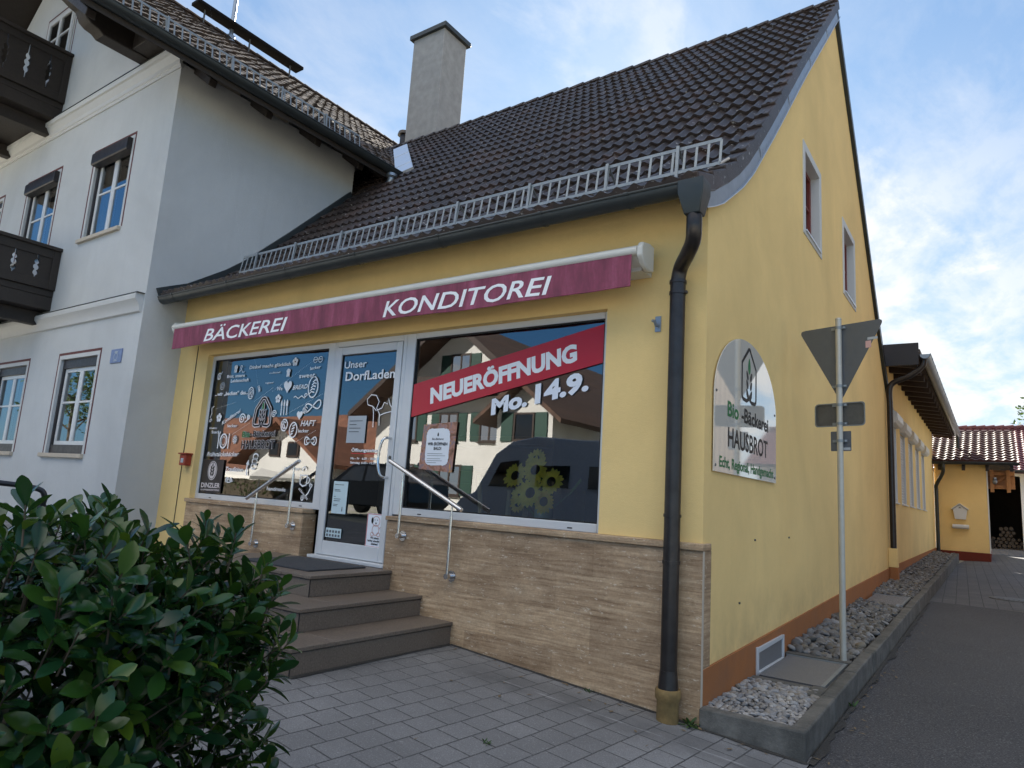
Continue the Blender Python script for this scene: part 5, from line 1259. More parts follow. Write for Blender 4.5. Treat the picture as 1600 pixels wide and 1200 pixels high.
# balconies
def lobes(cx, cz, h):
    """carved slot: three round lobes with a thin spike above and below"""
    P = []; w0 = .012
    zs_ = [(-.5, .007), (-.33, .013), (-.29, .032), (-.24, .040), (-.19, .034), (-.15, .018), (-.10, .040), (-.05, .046), (0, .040), (.04, .018), (.08, .034), (.12, .040), (.17, .030), (.21, .011), (.5, .007)]
    L_ = [(cx-wd, cz+z*h) for z, wd in zs_]; R_ = [(cx+wd, cz+z*h) for z, wd in zs_][::-1]
    return L_+R_
def balcony(x1, x0, depth, zb, zt, nm):
    b = MB(); yf = FY-depth
    b.box(x0, x1, yf, FY, zb-.06, zb+.05); b.box(x0, x1, yf-.02, FY-.002, zb-.28, zb-.061)
    bo_ = b.build('balcony', 'dark_wood', wh, bev=.01)
    h = zt-zb
    r_ = MB(); r_.box(x0, x1+.07, yf-.09, yf+.07, zt-.06, zt); r_.box(x1-.07, x1+.09, yf+.07, FY-.002, zt-.06, zt); r_.build('handrail', 'dark_wood', bo_, bev=.012)
    e_ = MB()
    n_ = max(2, int(depth/.34)); sl = [lobes(yf+.16+(depth-.32)*(i+.5)/n_, zb+h*.52, h*.66) for i in range(n_)]
    curve_plate([[(yf, zb+.05), (FY-.003, zb+.05), (FY-.003, zt-.06), (yf, zt-.06)]]+sl, lambda a, c, t: (t, a, c), x1-.02, x1+.025, e_); e_.build('carved_panel', 'dark_wood', bo_)
    f_ = MB(); n_ = int((x1-x0)/.30); sl = [lobes(x0+.15+(x1-x0-.3)*(i+.5)/n_, zb+h*.52, h*.66) for i in range(n_)]
    curve_plate([[(x0, zb+.05), (x1-.021, zb+.05), (x1-.021, zt-.06), (x0, zt-.06)]]+sl, lambda a, c, t: (a, t, c), yf-.025, yf+.02, f_); f_.build('carved_panel', 'dark_wood', bo_)
    for a in (x1-.10,):
        p_ = MB(); p_.box(x1+.026, x1+.05, yf+.03, yf+.13, zb+.05, zt-.06); p_.box(x1+.026, x1+.05, FY-.11, FY-.004, zb+.05, zt-.06); p_.box(x1+.026, x1+.046, yf+.13, FY-.11, zb+.05, zb+.20); p_.box(x1+.026, x1+.046, yf+.13, FY-.11, zt-.2, zt-.06); p_.build('panel_frame', 'dark_wood', bo_, bev=.006)
    k = x1-.35
    while k > x0:
        c_ = MB(); c_.prism([(FY-.002, zb-.281), (yf+.10, zb-.281), (yf+.16, zb-.36), (yf+.34, zb-.40), (yf+.44, zb-.50), (FY-.002, zb-.50)], YZ, k-.09, k+.09); c_.build('bracket_beam', 'dark_wood', bo_, bev=.012); k -= 1.75
balcony(-10.72, -16.6, 1.25, 4.30, 5.07, 'lower'); balcony(-11.76, -16.6, 1.65, 7.95, 8.98, 'upper')
pq = thing('house_plaque', 'small blue enamel plaque beside the lower right window of the white house', 'plaque', (-8.205, FY, 3.0))
q = MB(); q.box(-8.36, -8.05, FY-.015, FY, 3.0, 3.20); q.build('enamel_plate', 'plaque_blue', pq, bev=.004)
q = MB(); FP = lambda a, b: (a, FY-.017, b)
q.flat(stroke2d(arc(-8.205, 3.09, .05, .05, 0, 360, 16), .012, True), FP); q.flat(disc2d(-8.205, 3.155, .05, .015, 12), FP); q.flat(stroke2d([(-8.26, 3.03), (-8.15, 3.03)], .012), FP); q.build('ornament', 'paper_grey', pq, smooth=False)

# ================================================================== wing behind the bakery
wg = thing('rear_wing', 'long low yellow wing with five shuttered windows and deep wooden eaves', 'building', (-3, 17.5, .2))
EX, EZ = .66, 4.80
WW = [(11.55+1.86*i, 12.62+1.86*i) for i in range(5)]
WB, WT = 1.93, 3.62
q = MB(); wall_holes(q, 11.37, 23.78, .1, 5.0, [(a, b, WB, WT) for a, b in WW], YZ, -.25, .0)
q.box(-.25, -.004, 10.76, 11.365, 3.7, 5.0); q.box(-6.5, -.25, 23.5, 23.78, .1, 5.0); q.box(-6.5, -6.25, 11.4, 23.5, .1, 5.8); q.build('wall', 'yellow_render', wg)
q = MB(); q.prism([(11.3, -.1), (23.75, -.1), (23.75, .72), (11.3, .61)], YZ, .001, .02); q.build('plinth', 'brown_render', wg)
for i, (a, b) in enumerate(WW):
    s_ = MB(); s_.box(-.12, .0, a, a+.05, WB, WT); s_.box(-.12, .0, b-.05, b, WB, WT); s_.box(-.12, .04, a-.03, b+.03, WB-.03, WB); wo = s_.build('window', 'window_white', wg, bev=.003)
    q = MB(); n_ = 26
    for k in range(n_): z = WB+(WT-WB)*k/n_; q.prism([(-.06, z), (-.045, z+.008), (-.045, z+.045), (-.06, z+.058)], lambda x, z_, t: (x, t, z_), a+.05, b-.05)
    q.build('roller_shutter', 'window_white', wo)
    q = MB(); q.prism([(-.02, WT-.02), (.10, WT-.02), (.15, WT+.05), (.15, WT+.20), (.08, WT+.26), (-.02, WT+.26)], lambda x, z_, t: (x, t, z_), a-.04, b+.04); q.build('shutter_box', 'cream_metal', wo, bev=.01)
q = MB(); q.prism([(EX, EZ+.0), (-6.6, EZ+1.5), (-6.6, EZ+1.72), (EX, EZ+.20)], WZ, 10.72, 25.0); wroof2 = q.build('roof', 'old_tile', wg)
q = MB(); q.prism([(EX-.03, EZ-.02), (-.02, EZ+.12), (-.02, EZ+.14), (EX-.03, EZ-.001)], WZ, 10.78, 24.95); q.build('soffit', 'brown_wood', wroof2)
q = MB(); q.box(-.12, EX-.02, 10.66, 10.72, EZ-.13, EZ+.33); q.build('fascia', 'anthracite', wroof2, bev=.006)
for k in range(18):
    y = 10.85+.80*k
    q = MB(); q.prism([(EX-.06, EZ-.17), (-.01, EZ-.08), (-.01, EZ+.11), (EX-.06, EZ-.02)], WZ, y-.05, y+.05); q.build('rafter', 'brown_wood', wroof2, bev=.006)
gq = MB(); gutter(gq, (EX+.09, 10.62, EZ+.07), (EX+.09, 25.0, EZ+.02), .095, (1, 0, 0), [.5+.75*i for i in range(19)]); go = gq.build('gutter', 'zinc', wroof2)
q = MB(); q.tube(smooth_path([(EX+.06, 10.75, EZ-.02), (EX+.02, 10.75, EZ-.16), (.45, 10.77, EZ-.34), (.16, 10.8, EZ-.46), (.085, 10.8, EZ-.62), (.085, 10.8, EZ-.9)], 6), .058, 14); q.tube([(.085, 10.8, EZ-.85), (.085, 10.8, .98)], .058, 14); dpw = q.build('downpipe', 'copper_brown', wg)
q = MB(); q.box(.002, .16, 10.70, 10.90, .62, .985); q.build('pipe_cover', 'yellow_render', dpw, bev=.008)
q = MB(); q.box(.021, .165, 10.695, 10.905, .1, .618); q.build('pipe_base', 'brown_render', dpw, bev=.008)
q = MB(); q.tube([(EX+.08, 24.7, EZ), (EX+.08, 24.7, 3.9)], .055, 12); q.build('downpipe', 'gutter_metal', wg)

# porch ---------------------------------------------------------------------
ph = thing('yellow_porch', 'small yellow porch building with red tiled lean-to roof at the end of the drive', 'building', (.8, 25.5, .4))
q = MB(); q.box(.03, 1.56, 23.8, 29.0, .4, 3.70); q.build('wall', 'yellow_render', ph, bev=.006)
q = MB(); q.box(.025, 1.585, 23.775, 29.0, .0, .66); q.build('plinth', 'dark_red_render', ph, bev=.006)
q = MB(); q.box(1.565, 1.60, 23.785, 23.95, .66, 3.5); q.build('corner_trim', 'window_white', ph)
q = MB(); tiles(q, [(0, 0), (1.8, .70), (3.65, 1.42)], -.35, 2.42, lambda u, h, z: (u, 23.35+h, 3.72+z), course=.30, period=.24, amp=.045, lift=.07, per=8, jit=.003); pr_ = q.build('roof', 'porch_tile', ph, sharp=50)
q = MB(); q.prism([(23.36, 3.64), (27.0, 5.06), (27.0, 5.12), (23.36, 3.71)], YZ, -.34, 2.40); q.prism([(27.0, 5.12), (30.2, 3.92), (30.2, 3.84), (27.0, 5.06)], YZ, -.34, 2.40); q.build('roof_boards', 'dark_wood', pr_)
q = MB(); q.tube([(-.35, 27.0, 5.15), (2.42, 27.0, 5.15)], .09, 10); q.build('ridge_tile_row', 'porch_tile', pr_)
gq = MB(); gutter(gq, (-.25, 23.30, 3.70), (2.50, 23.30, 3.70), .085, (0, -1, 0), (.7, 1.5, 2.3)); go = gq.build('gutter', 'gutter_metal', pr_)
q = MB(); q.tube(smooth_path([(.33, 23.30, 3.64), (.33, 23.30, 3.50), (.30, 23.42, 3.30), (.10, 23.62, 2.92), (.08, 23.70, 2.75), (.08, 23.70, 2.5)], 6), .06, 12); q.tube([(.08, 23.70, 2.6), (.08, 23.70, .60)], .06, 12); q.build('downpipe', 'gutter_metal', ph)
for x in (.22, .92, 1.60, 2.28):
    q = MB(); q.prism([(23.42, 3.42), (24.0, 3.60), (24.0, 3.76), (23.42, 3.58)], YZ, x-.05, x+.05); q.build('rafter_end', 'dark_wood', pr_)
q = MB()
for z0, z1 in ((3.32, 3.44), (2.86, 2.98)): q.box(1.58, 2.36, 24.0, 24.12, z0, z1)
for x in (1.66, 2.12): q.box(x, x+.11, 23.9, 24.02, 2.74, 3.5)
q.box(1.58, 2.36, 24.13, 24.16, 2.98, 3.5); q.bar((1.6, 24.06, 2.95), (2.3, 24.06, 3.4), .08, .08)
q.build('timber_bracket', 'orange_wood', ph, bev=.006)
q = MB(); q.ball((1.80, 23.88, 3.10), .075, .075, .10, 12, 8); q.tube([(1.80, 23.88, 3.18), (1.80, 23.88, 3.24)], .05, 10); tag(q.build('porch_lamp', 'grey_metal'), 'round grey lamp hanging at the timber bracket of the porch', 'lamp')
mbx = thing('mailbox', 'white gabled mailbox on the yellow porch wall', 'mailbox', (.76, 23.7, 1.72))
q = MB(); q.prism([(.60, 1.75), (.92, 1.75), (.97, 2.09), (.76, 2.25), (.55, 2.09)], WZ, 23.66, 23.80); q.build('case', 'window_white', mbx, bev=.008)
q = MB(); q.prism([(.52, 2.08), (.76, 2.265), (1.0, 2.08), (1.02, 2.105), (.76, 2.30), (.50, 2.105)], WZ, 23.62, 23.80); q.build('lid', 'window_white', mbx, bev=.005)
q = MB(); q.prism([(.71, 2.13), (.81, 2.13), (.76, 2.17)], WZ, 23.655, 23.66); q.build('slot', 'black_rubber', mbx)
q = MB(); q.tube([(.52, 23.70, 1.50), (1.0, 23.70, 1.50)], .075, 14); tag(q.build('newspaper_tube', 'window_white'), 'white round newspaper tube below the gabled mailbox', 'newspaper tube')
# barn
bn_ = thing('barn', 'low barn with dark red tiled roof and open bay at the yard end', 'barn', (3, 37, .5))
q = MB(); q.box(-6, 1.5, 34, 34.25, .3, 4.3); q.box(2.82, 9, 34, 34.25, .3, 4.3); q.box(1.5, 2.82, 34, 34.25, 4.0, 4.3); q.build('wall', 'white_render', bn_)
q = MB(); q.box(-6, 9, 40, 40.2, .3, 4.3); q.box(1.3, 1.45, 34.25, 40, .3, 4.2); q.box(2.9, 3.05, 34.25, 40, .3, 4.2); q.build('inner_wall', 'interior', bn_)
q = MB(); q.box(2.74, 2.90, 33.92, 34.0, .4, 4.05); q.box(1.5, 2.74, 33.92, 34.0, 3.92, 4.05); q.build('door_surround', 'window_white', bn_, bev=.006)
q = MB(); tiles(q, [(0, 0), (2.5, 1.2), (5.2, 2.52)], -6.5, 9.5, lambda u, h, z: (u, 33.1+h, 4.12+z), course=.30, period=.27, amp=.045, lift=.05, per=8, jit=.004); br_ = q.build('roof', 'barn_tile', bn_, sharp=50)
q = MB(); q.prism([(33.12, 4.04), (38.3, 6.56), (43.5, 4.04), (43.5, 4.0), (38.3, 6.50), (33.12, 4.0)], YZ, -6.5, 9.5); q.build('rear_slope', 'barn_tile', br_)
q = MB(); x = -6.5
while x < 9.5: q.tube([(x, 38.3, 6.66), (x+.42, 38.3, 6.69)], [.12, .15], 10); x += .40
q.build('ridge_tile_row', 'barn_tile', br_)
gq = MB(); gutter(gq, (-6.5, 33.05, 4.12), (9.5, 33.05, 4.12), .09, (0, -1, 0), (3, 7, 11)); gq.build('gutter', 'gutter_metal', br_)
wp = thing('log_pile', 'stack of split firewood logs inside the dark barn bay', 'log pile', (2.15, 34.7, .5))
rl = random.Random(8)
q = MB()
for r in range(7):
    for c in range(7-(r > 3)*2):
        x, z = 1.55+.19*c+(r % 2)*.09+rl.uniform(-.02, .02), .60+.155*r+rl.uniform(-.02, .02)
        if r > 3 and c < 2: continue
        q.tube([(x, 34.35+rl.uniform(0, .06), z), (x, 35.0, z)], rl.uniform(.07, .095), 9)
q.build('logs', 'log_end', wp)
mc = thing('manhole_cover', 'round iron manhole cover in the grey yard paving', 'manhole cover', (2.0, 11.9, G(2, 11.9)))
q = MB(); q.lathe([(.40, -.02), (.40, .006), (.335, .008), (.335, .002), (.0, .002)], (2.0, 11.9, G(2, 11.9)), 30); q.build('rim', 'cover_concrete', mc)
q = MB(); q.lathe([(.33, -.01), (.33, .009), (.0, .009)], (2.0, 11.9, G(2, 11.9)), 28)
for i in range(-3, 4): q.box(2.0+.08*i-.015, 2.0+.08*i+.015, 11.9-.25, 11.9+.25, G(2, 11.9)+.008, G(2, 11.9)+.014)
q.build('lid', 'iron', mc)

# ================================================================== plants
def leaf(mb, base, d, up, ln, wd, fold=.25, curl=.3):
    d = d.normalized(); s = d.cross(up).normalized(); n = s.cross(d).normalized()
    st_ = ((0, .10), (.20, .50), (.42, .88), (.66, 1.0), (.86, .68), (.96, .30), (1.0, .04)); vs = []
    for t, w_ in st_:
        c = base+d*(ln*t)-n*(curl*ln*t*t*.5)
        e = w_*wd/2; vs += [c-s*e+n*(fold*e), c, c+s*e+n*(fold*e)]
    fs = []
    for i in range(len(st_)-1):
        fs += [(3*i, 3*i+1, 3*i+4, 3*i+3), (3*i+1, 3*i+2, 3*i+5, 3*i+4)]
    mb.add(vs, fs)
rb_ = random.Random(21)
bush = thing('laurel_bush', 'large dark green laurel bush with glossy leaves before the shop steps', 'bush', (-.95, -3.98, .03))
lv, tw = MB(), MB()
BC = Vector((-1.00, -4.10, .55)); view = Vector((-.91, .41, 0)).normalized(); lat = Vector((.41, .91, 0)).normalized()
# shape: half-widths along lateral / view / vertical, with lumps
def bush_pt(th_, ph_, k):
    lump = 1+.10*math.sin(3*th_+1.0)*math.cos(2*ph_)+.07*math.sin(5*th_+2*ph_)
    cx, cy, cz_ = math.cos(ph_)*math.cos(th_), math.cos(ph_)*math.sin(th_), math.sin(ph_)
    f = lambda v, e: math.copysign(abs(v)**e, v)
    L_, V_, Z_ = f(cx, .62)*1.12, f(cy, .85)*.66, f(cz_, .60)*.80
    return BC+(lat*(L_-.16)+view*V_+Vector((0, 0, Z_)))*k*lump
def shoot(p, dirn, nlv, size, up_bias):
    d = dirn.normalized(); ref = Vector((0, 0, 1)) if abs(d.z) < .9 else Vector((1, 0, 0)); a = d.cross(ref).normalized(); b = d.cross(a)
    tw.tube([p-d*.15, p], [.0035, .0025], 5, False)
    t0 = rb_.uniform(0, 6)
    for i in range(nlv):
        t = t0+i*2.4; fr = i/nlv; q_ = p-d*(.10*(1-fr)); out_d = (a*math.cos(t)+b*math.sin(t))
        ld = (d*(.25+.75*fr)+out_d*(1.0-.45*fr)+Vector((0, 0, up_bias-.25*(1-fr)))).normalized()
        ln = size*rb_.uniform(.55, 1.25)*(1-.25*abs(fr-.5)); wd = ln*rb_.uniform(.38, .50)
        upv = d if abs(d.dot(ld)) < .95 else out_d
        leaf(lv, q_, ld, upv, ln, wd, rb_.uniform(.1, .4), rb_.uniform(.05, .5))
n_sh = 0
while n_sh < 1850:
    th_, ph_ = rb_.uniform(0, 2*PI), math.asin(rb_.uniform(-.9, 1))
    k = rb_.uniform(.30, 1.0)**.5
    p = bush_pt(th_, ph_, k); o_ = (p-BC); o_ = Vector((o_.x, o_.y, o_.z*.8)).normalized()
    d = (o_*.8+Vector((rb_.uniform(-.4, .4), rb_.uniform(-.4, .4), rb_.uniform(.1, .9)))).normalized()
    if p.z < -.02: continue
    shoot(p, d, rb_.randint(6, 9), .108, .12); n_sh += 1
for i in range(34):     # taller fresh shoots on top
    a_, b_2 = rb_.uniform(-1.1, .85), rb_.uniform(-.45, .45)
    p = BC+lat*a_+view*b_2+Vector((0, 0, .78+rb_.uniform(-.04, .08)-.16*max(0, a_)**2))
    shoot(p, Vector((rb_.uniform(-.3, .3), rb_.uniform(-.3, .3), 1)), rb_.randint(7, 10), .10, .40)
for i in range(34):     # stems
    a_ = rb_.uniform(0, 2*PI); r_0 = rb_.uniform(.05, .35); p0 = Vector((BC.x+math.cos(a_)*r_0, BC.y+math.sin(a_)*r_0, -.0)); p1 = bush_pt(rb_.uniform(0, 2*PI), rb_.uniform(-.1, 1.3), .85)
    tw.tube(smooth_path([p0, p0.lerp(p1, .5)+Vector((rb_.uniform(-.08, .08), rb_.uniform(-.08, .08), .08)), p1], 4), [.014, .013, .012, .011, .010, .009, .008, .007, .006], 6)
lv.build('leaves', 'laurel_leaf', bush, sharp=80); tw.build('stems', 'twig', bush)

def weed(label, x, y, n, size, zoff=0):
    q = MB(); r2 = random.Random(int(x*100)); z = G(x, y)+zoff
    for i in range(n):
        a = r2.uniform(0, 6.28); d = Vector((math.cos(a), math.sin(a), r2.uniform(.4, 1.6))); leaf(q, Vector((x+r2.uniform(-.02, .02), y+r2.uniform(-.02, .02), z)), d, Vector((0, 0, 1)) if d.z < 1.2 else Vector((math.sin(a), -math.cos(a), .2)), size*r2.uniform(.6, 1.2), size*.22, .2, .8)
    tag(q.build('weed', 'weed_leaf'), label, 'weed', 'weeds in the paving')
weed('green weed growing at the foot of the rusty downpipe base', -.05, -.07, 16, .085); weed('small weed growing in a joint in the middle of the pavers', -.76, -1.52, 12, .038); weed('yellowish weed growing against the kerb beside the asphalt drive', .75, 1.55, 7, .07)
weed('tiny weed growing where the travertine base meets the pavers', -.86, -.06, 10, .035)

# pushchair behind the bush
pc = thing('pushchair', 'black pushchair whose curved handle shows above the laurel bush', 'pushchair', (-2.75, -3.85, G(-2.75, -3.85)))
gz = G(-2.75, -3.85); hl = Vector((-2.40, -3.46, 0)); hr = Vector((-2.52, -4.02, 0)); fwd = Vector((-.96, .2, 0)).normalized()
q = MB(); q.tube(smooth_path([hl+fwd*.32+Vector((0, 0, .95)), hl+fwd*.05+Vector((0, 0, 1.26)), hl+Vector((0, 0, 1.345)), hl*.92+hr*.08+Vector((0, 0, 1.385)), hl*.6+hr*.4+Vector((0, 0, 1.405)), hl*.4+hr*.6+Vector((0, 0, 1.405)), hr*.92+hl*.08+Vector((0, 0, 1.385)), hr+Vector((0, 0, 1.345)), hr+fwd*.05+Vector((0, 0, 1.26)), hr+fwd*.32+Vector((0, 0, .95))], 6), .0145, 10)
for h_ in (hl, hr): q.ball(h_+fwd*.035+Vector((0, 0, 1.285)), .026); q.ball(h_+fwd*.05+Vector((0, 0, 1.262)), .02)
q.build('handle', 'black_plastic', pc)
q = MB()
for h_ in (hl, hr): q.tube([h_+fwd*.32+Vector((0, 0, .95)), h_+fwd*.85+Vector((0, 0, gz+.16))], .013, 8); q.tube([h_+fwd*.5+Vector((0, 0, .72)), h_+fwd*.12+Vector((0, 0, gz+.17))], .013, 8)
q.tube([hl+fwd*.60+Vector((0, 0, .60)), hr+fwd*.60+Vector((0, 0, .60))], .012, 8); q.tube([hl+fwd*.32+Vector((0, 0, .95)), hr+fwd*.32+Vector((0, 0, .95))], .012, 8)
q.build('frame', 'black_plastic', pc)
q = MB(); a0, b0 = hl+fwd*.34, hr+fwd*.34
q.add([a0+Vector((0, 0, .98)), b0+Vector((0, 0, .98)), b0+fwd*.12+Vector((0, 0, .62)), a0+fwd*.12+Vector((0, 0, .62)), a0+fwd*.55+Vector((0, 0, .60)), b0+fwd*.55+Vector((0, 0, .60)), a0+fwd*.03+Vector((0, 0, .98)), b0+fwd*.03+Vector((0, 0, .98)), a0+fwd*.55+Vector((0, 0, .64)), b0+fwd*.55+Vector((0, 0, .64)), a0+fwd*.16+Vector((0, 0, .67)), b0+fwd*.16+Vector((0, 0, .67))],
      [(0, 1, 2, 3), (3, 2, 5, 4), (6, 10, 11, 7), (10, 8, 9, 11), (0, 6, 7, 1), (4, 5, 9, 8), (0, 3, 10, 6), (3, 4, 8, 10), (1, 7, 11, 2), (2, 11, 9, 5)]); q.build('seat', 'black_rubber', pc)
for h_ in (hl, hr):
    for k, r in ((.12, .15), (.85, .11)):
        c = h_+fwd*k+Vector((0, 0, gz+r)); side = (hr-hl).normalized()*.02; q = MB(); q.tube([c-side, c+side], r, 18); q.build('wheel', 'black_rubber', pc)

def tree(name, label, x, y, h, rcrown, seed, group=None, n=1500, lsize=.32, base=None):
    r2 = random.Random(seed); z0 = G(x, y) if base is None else base
    root = thing(name, label, 'tree', (x, y, z0), group)
    q = MB(); q.tube([(x, y, z0-.2), (x+.1, y, z0+h*.35), (x-.05, y+.1, z0+h*.7)], [h*.03, h*.02, h*.008], 9)
    tips = []
    for i in range(9):
        a = i*2.4; hh = h*(.35+.05*i); e = Vector((x+math.cos(a)*rcrown*.7, y+math.sin(a)*rcrown*.7, z0+hh+h*.15)); q.tube([(x, y, z0+hh), tuple(e)], [h*.009, h*.003], 6); tips.append(e)
    q.build('trunk', 'bark', root)
    tips += [Vector((x+r2.uniform(-.5, .5)*rcrown, y+r2.uniform(-.5, .5)*rcrown, z0+h*r2.uniform(.55, .95))) for _ in range(12)]
    q = MB()
    for i in range(n):
        t = tips[r2.randrange(len(tips))]; v = Vector((r2.gauss(0, 1), r2.gauss(0, 1), r2.gauss(0, .8))); p = t+v.normalized()*rcrown*.42*r2.uniform(.35, 1)
        d = Vector((r2.uniform(-1, 1), r2.uniform(-1, 1), r2.uniform(-.6, .5))).normalized(); s = d.cross(Vector((r2.uniform(-1, 1), r2.uniform(-1, 1), 1))).normalized(); l = lsize*r2.uniform(.6, 1.2)
        q.add([p, p+d*l*.5+s*l*.28, p+d*l, p+d*l*.5-s*l*.28], [(0, 1, 2, 3)])
    q.build('crown', 'tree_leaf', root, smooth=False)
tree('broadleaf_tree', 'green tree showing just above the barn roof', 5.4, 52, 9.6, 3.2, 3, n=2200, base=.6)

# ================================================================== across the street (seen in the panes and the steel sign)
def gable_house(name, label, x0, x1, y0, y1, zb, ze, zr, ridge_x, wall, roofm, wins, wall_lbl=None, over=.7, shutters=True, axis='Y'):
    o = thing(name, label, 'house', ((x0+x1)/2, (y0+y1)/2, zb))
    xm = (x0+x1)/2
    if ridge_x is None:      # ridge along Y, gable faces +Y
        q = MB(); q.prism([(x0, zb), (x1, zb), (x1, ze), (xm, zr), (x0, ze)], WZ, y0, y1); q.build('wall', wall, o)
        s_ = (zr-ze)/(xm-x0)
        q = MB(); q.prism([(x0-over, ze-over*s_), (xm, zr), (x1+over, ze-over*s_), (x1+over, ze-over*s_+.22), (xm, zr+.25), (x0-over, ze-over*s_+.22)], WZ, y0-over, y1+over*1.6); r_o = q.build('roof', roofm, o)
        q = MB(); q.prism([(x0-over, ze-over*s_-.05), (xm, zr-.05), (x1+over, ze-over*s_-.05), (x1+over, ze-over*s_+.26), (xm, zr+.29), (x0-over, ze-over*s_+.26)], WZ, y1+over*1.6, y1+over*1.6+.06); q.build('bargeboard', 'brown_wood', r_o)
    else:                    # ridge along X
        ym = (y0+y1)/2; q = MB(); q.prism([(y0, zb), (y1, zb), (y1, ze), (ym, zr), (y0, ze)], YZ, x0, x1); q.build('wall', wall, o)
        s_ = (zr-ze)/(ym-y0)
        q = MB(); q.prism([(y0-over, ze-over*s_), (ym, zr), (y1+over, ze-over*s_), (y1+over, ze-over*s_+.22), (ym, zr+.25), (y0-over, ze-over*s_+.22)], YZ, x0-over, x1+over); r_o = q.build('roof', roofm, o)
    for (wx, wz, ww, wh_) in wins:
        q = MB(); frame_ring(q, wx-ww/2-.08, wx+ww/2+.08, wz-.08, wz+wh_+.08, .09, y1+.001, y1+.07); q.box(wx-.04, wx+.04, y1+.001, y1+.06, wz, wz+wh_); q.box(wx-ww/2-.15, wx+ww/2+.15, y1, y1+.14, wz-.13, wz-.081); wo = q.build('window', 'brown_wood', o)
        q = MB(); q.box(wx-ww/2, wx+ww/2, y1+.001, y1+.02, wz, wz+wh_); q.build('dark_room', 'interior', wo, smooth=False)
        q = MB(); q.quad((wx-ww/2, y1+.035, wz), (wx+ww/2, y1+.035, wz), (wx+ww/2, y1+.035, wz+wh_), (wx-ww/2, y1+.035, wz+wh_)); q.build('pane', 'window_glass', wo, smooth=False)
        if shutters:
            for sx in (-1, 1):
                q = MB(); a = wx+sx*(ww/2+.10); b = wx+sx*(ww/2+.10+ww*.52); q.box(a, b, y1+.002, y1+.05, wz-.05, wz+wh_+.05)
                for k in range(9): z = wz+.03+k*wh_/9.3; q.box(a+sx*.06, b-sx*.06, y1+.05, y1+.062, z, z+wh_/16)
                q.build('shutter', 'green_shutter', wo)
    return o
hA = gable_house('gabled_house', 'white gabled house with green shutters across the street', -24.7, -13.9, -34, -20, .5, 5.66, 9.7, None, 'house_white', 'umber_tile', [(-17.3, 4.05, 1.0, 1.25), (-19.8, 4.05, 1.0, 1.25), (-22.4, 4.05, 1.0, 1.25), (-19.3, 7.1, 1.1, 1.1), (-22.5, 1.5, 1.2, 1.3), (-19.5, 1.5, 1.2, 1.3)], over=.8)
q = MB(); q.prism([(-16.1, .6), (-13.2, .6), (-13.2, 5.2), (-14.65, 6.3), (-16.1, 5.2)], WZ, -22, -18.9); bay = q.build('gabled_bay', 'house_white', hA)
q = MB(); q.prism([(-16.9, 4.6), (-14.65, 6.3), (-12.4, 4.6), (-12.4, 4.8), (-14.65, 6.55), (-16.9, 4.8)], WZ, -24, -18.2); q.build('roof', 'umber_tile', bay)
q = MB(); frame_ring(q, -15.2, -14.1, 3.9, 5.15, .09, -18.9, -18.82); q.build('window', 'brown_wood', bay)
q = MB(); q.box(-15.12, -14.18, -18.89, -18.86, 3.98, 5.07); q.build('pane', 'car_glass', bay, smooth=False)
for a, b in ((-15.85, -15.25), (-14.05, -13.45)):
    q = MB(); q.box(a, b, -18.9, -18.84, 3.9, 5.15); q.build('shutter', 'green_shutter', bay)
q = MB(); q.box(-22, -17, -20.0, -18.9, 6.1, 6.25); q.box(-22, -17, -18.95, -18.85, 6.25, 7.0); q.build('balcony', 'brown_wood', hA, bev=.01)
hB = gable_house('brick_roofed_house', 'low white house with broad orange brown roof reflected in the lettered window', -46, -25.5, -30, -20, .5, 2.2, 5.9, 1, 'house_white', 'rust_tile', [(-41, 1.5, 1.0, 1.0)], over=.8)
q = MB(); q.prism([(-32.6, .5), (-26.4, .5), (-26.4, 2.9), (-29.5, 4.7), (-32.6, 2.9)], WZ, -22, -18.0); bay = q.build('gabled_bay', 'house_white', hB)
q = MB(); q.prism([(-33.5, 2.38), (-29.5, 4.72), (-25.5, 2.38), (-25.5, 2.58), (-29.5, 4.97), (-33.5, 2.58)], WZ, -24, -17.2); q.build('roof', 'rust_tile', bay)
for a in (-30.7, -29.2):
    q = MB(); q.box(a, a+.9, -18.0, -17.92, 2.9, 3.7); q.build('window', 'brown_wood', bay)
    q = MB(); q.box(a+.12, a+.78, -17.92, -17.90, 3.0, 3.6); q.build('pane', 'car_glass', bay, smooth=False)
hc = thing('added_barn', 'tall dark brown timber barn added out of view to darken the reflection in the steel sign', 'barn', (8.5, 11.6, -.1))  # unseen barn, added so the steel sign has something dark to reflect
q = MB(); q.box(4.8, 13, 6.5, 16.8, -.1, 9.6); q.build('wall', 'added_barn_boards', hc)
q = MB(); q.prism([(4.4, 9.4), (9, 11.6), (13.8, 9.4), (13.8, 9.6), (9, 11.85), (4.4, 9.6)], WZ, 6, 17.2); q.build('roof', 'old_tile', hc)
for k_ in range(24):
    q = MB(); y = 6.6+.43*k_; q.box(4.775, 4.799, y, y+.05, -.05, 9.4); q.build('batten', 'added_barn_boards', hc)
q = MB(); q.box(4.74, 4.774, 10.2, 13.0, -.05, 3.4); q.build('door', 'dark_wood', hc, bev=.01)
tree('street_tree', 'leafy green tree beside the white gabled house across the street', -9.6, -22, 7.2, 2.6, 5, 'trees across the street', 1600, .34)
tree('street_tree', 'tall green tree at the far left end across the street', -50, -17, 8.5, 3.2, 9, 'trees across the street', 1600, .36)
hg = thing('hedge', 'long clipped green hedge along the street before the low house', 'hedge', (-35, -18.6, G(-35, -16.6)))
q = MB(); rh = random.Random(4)
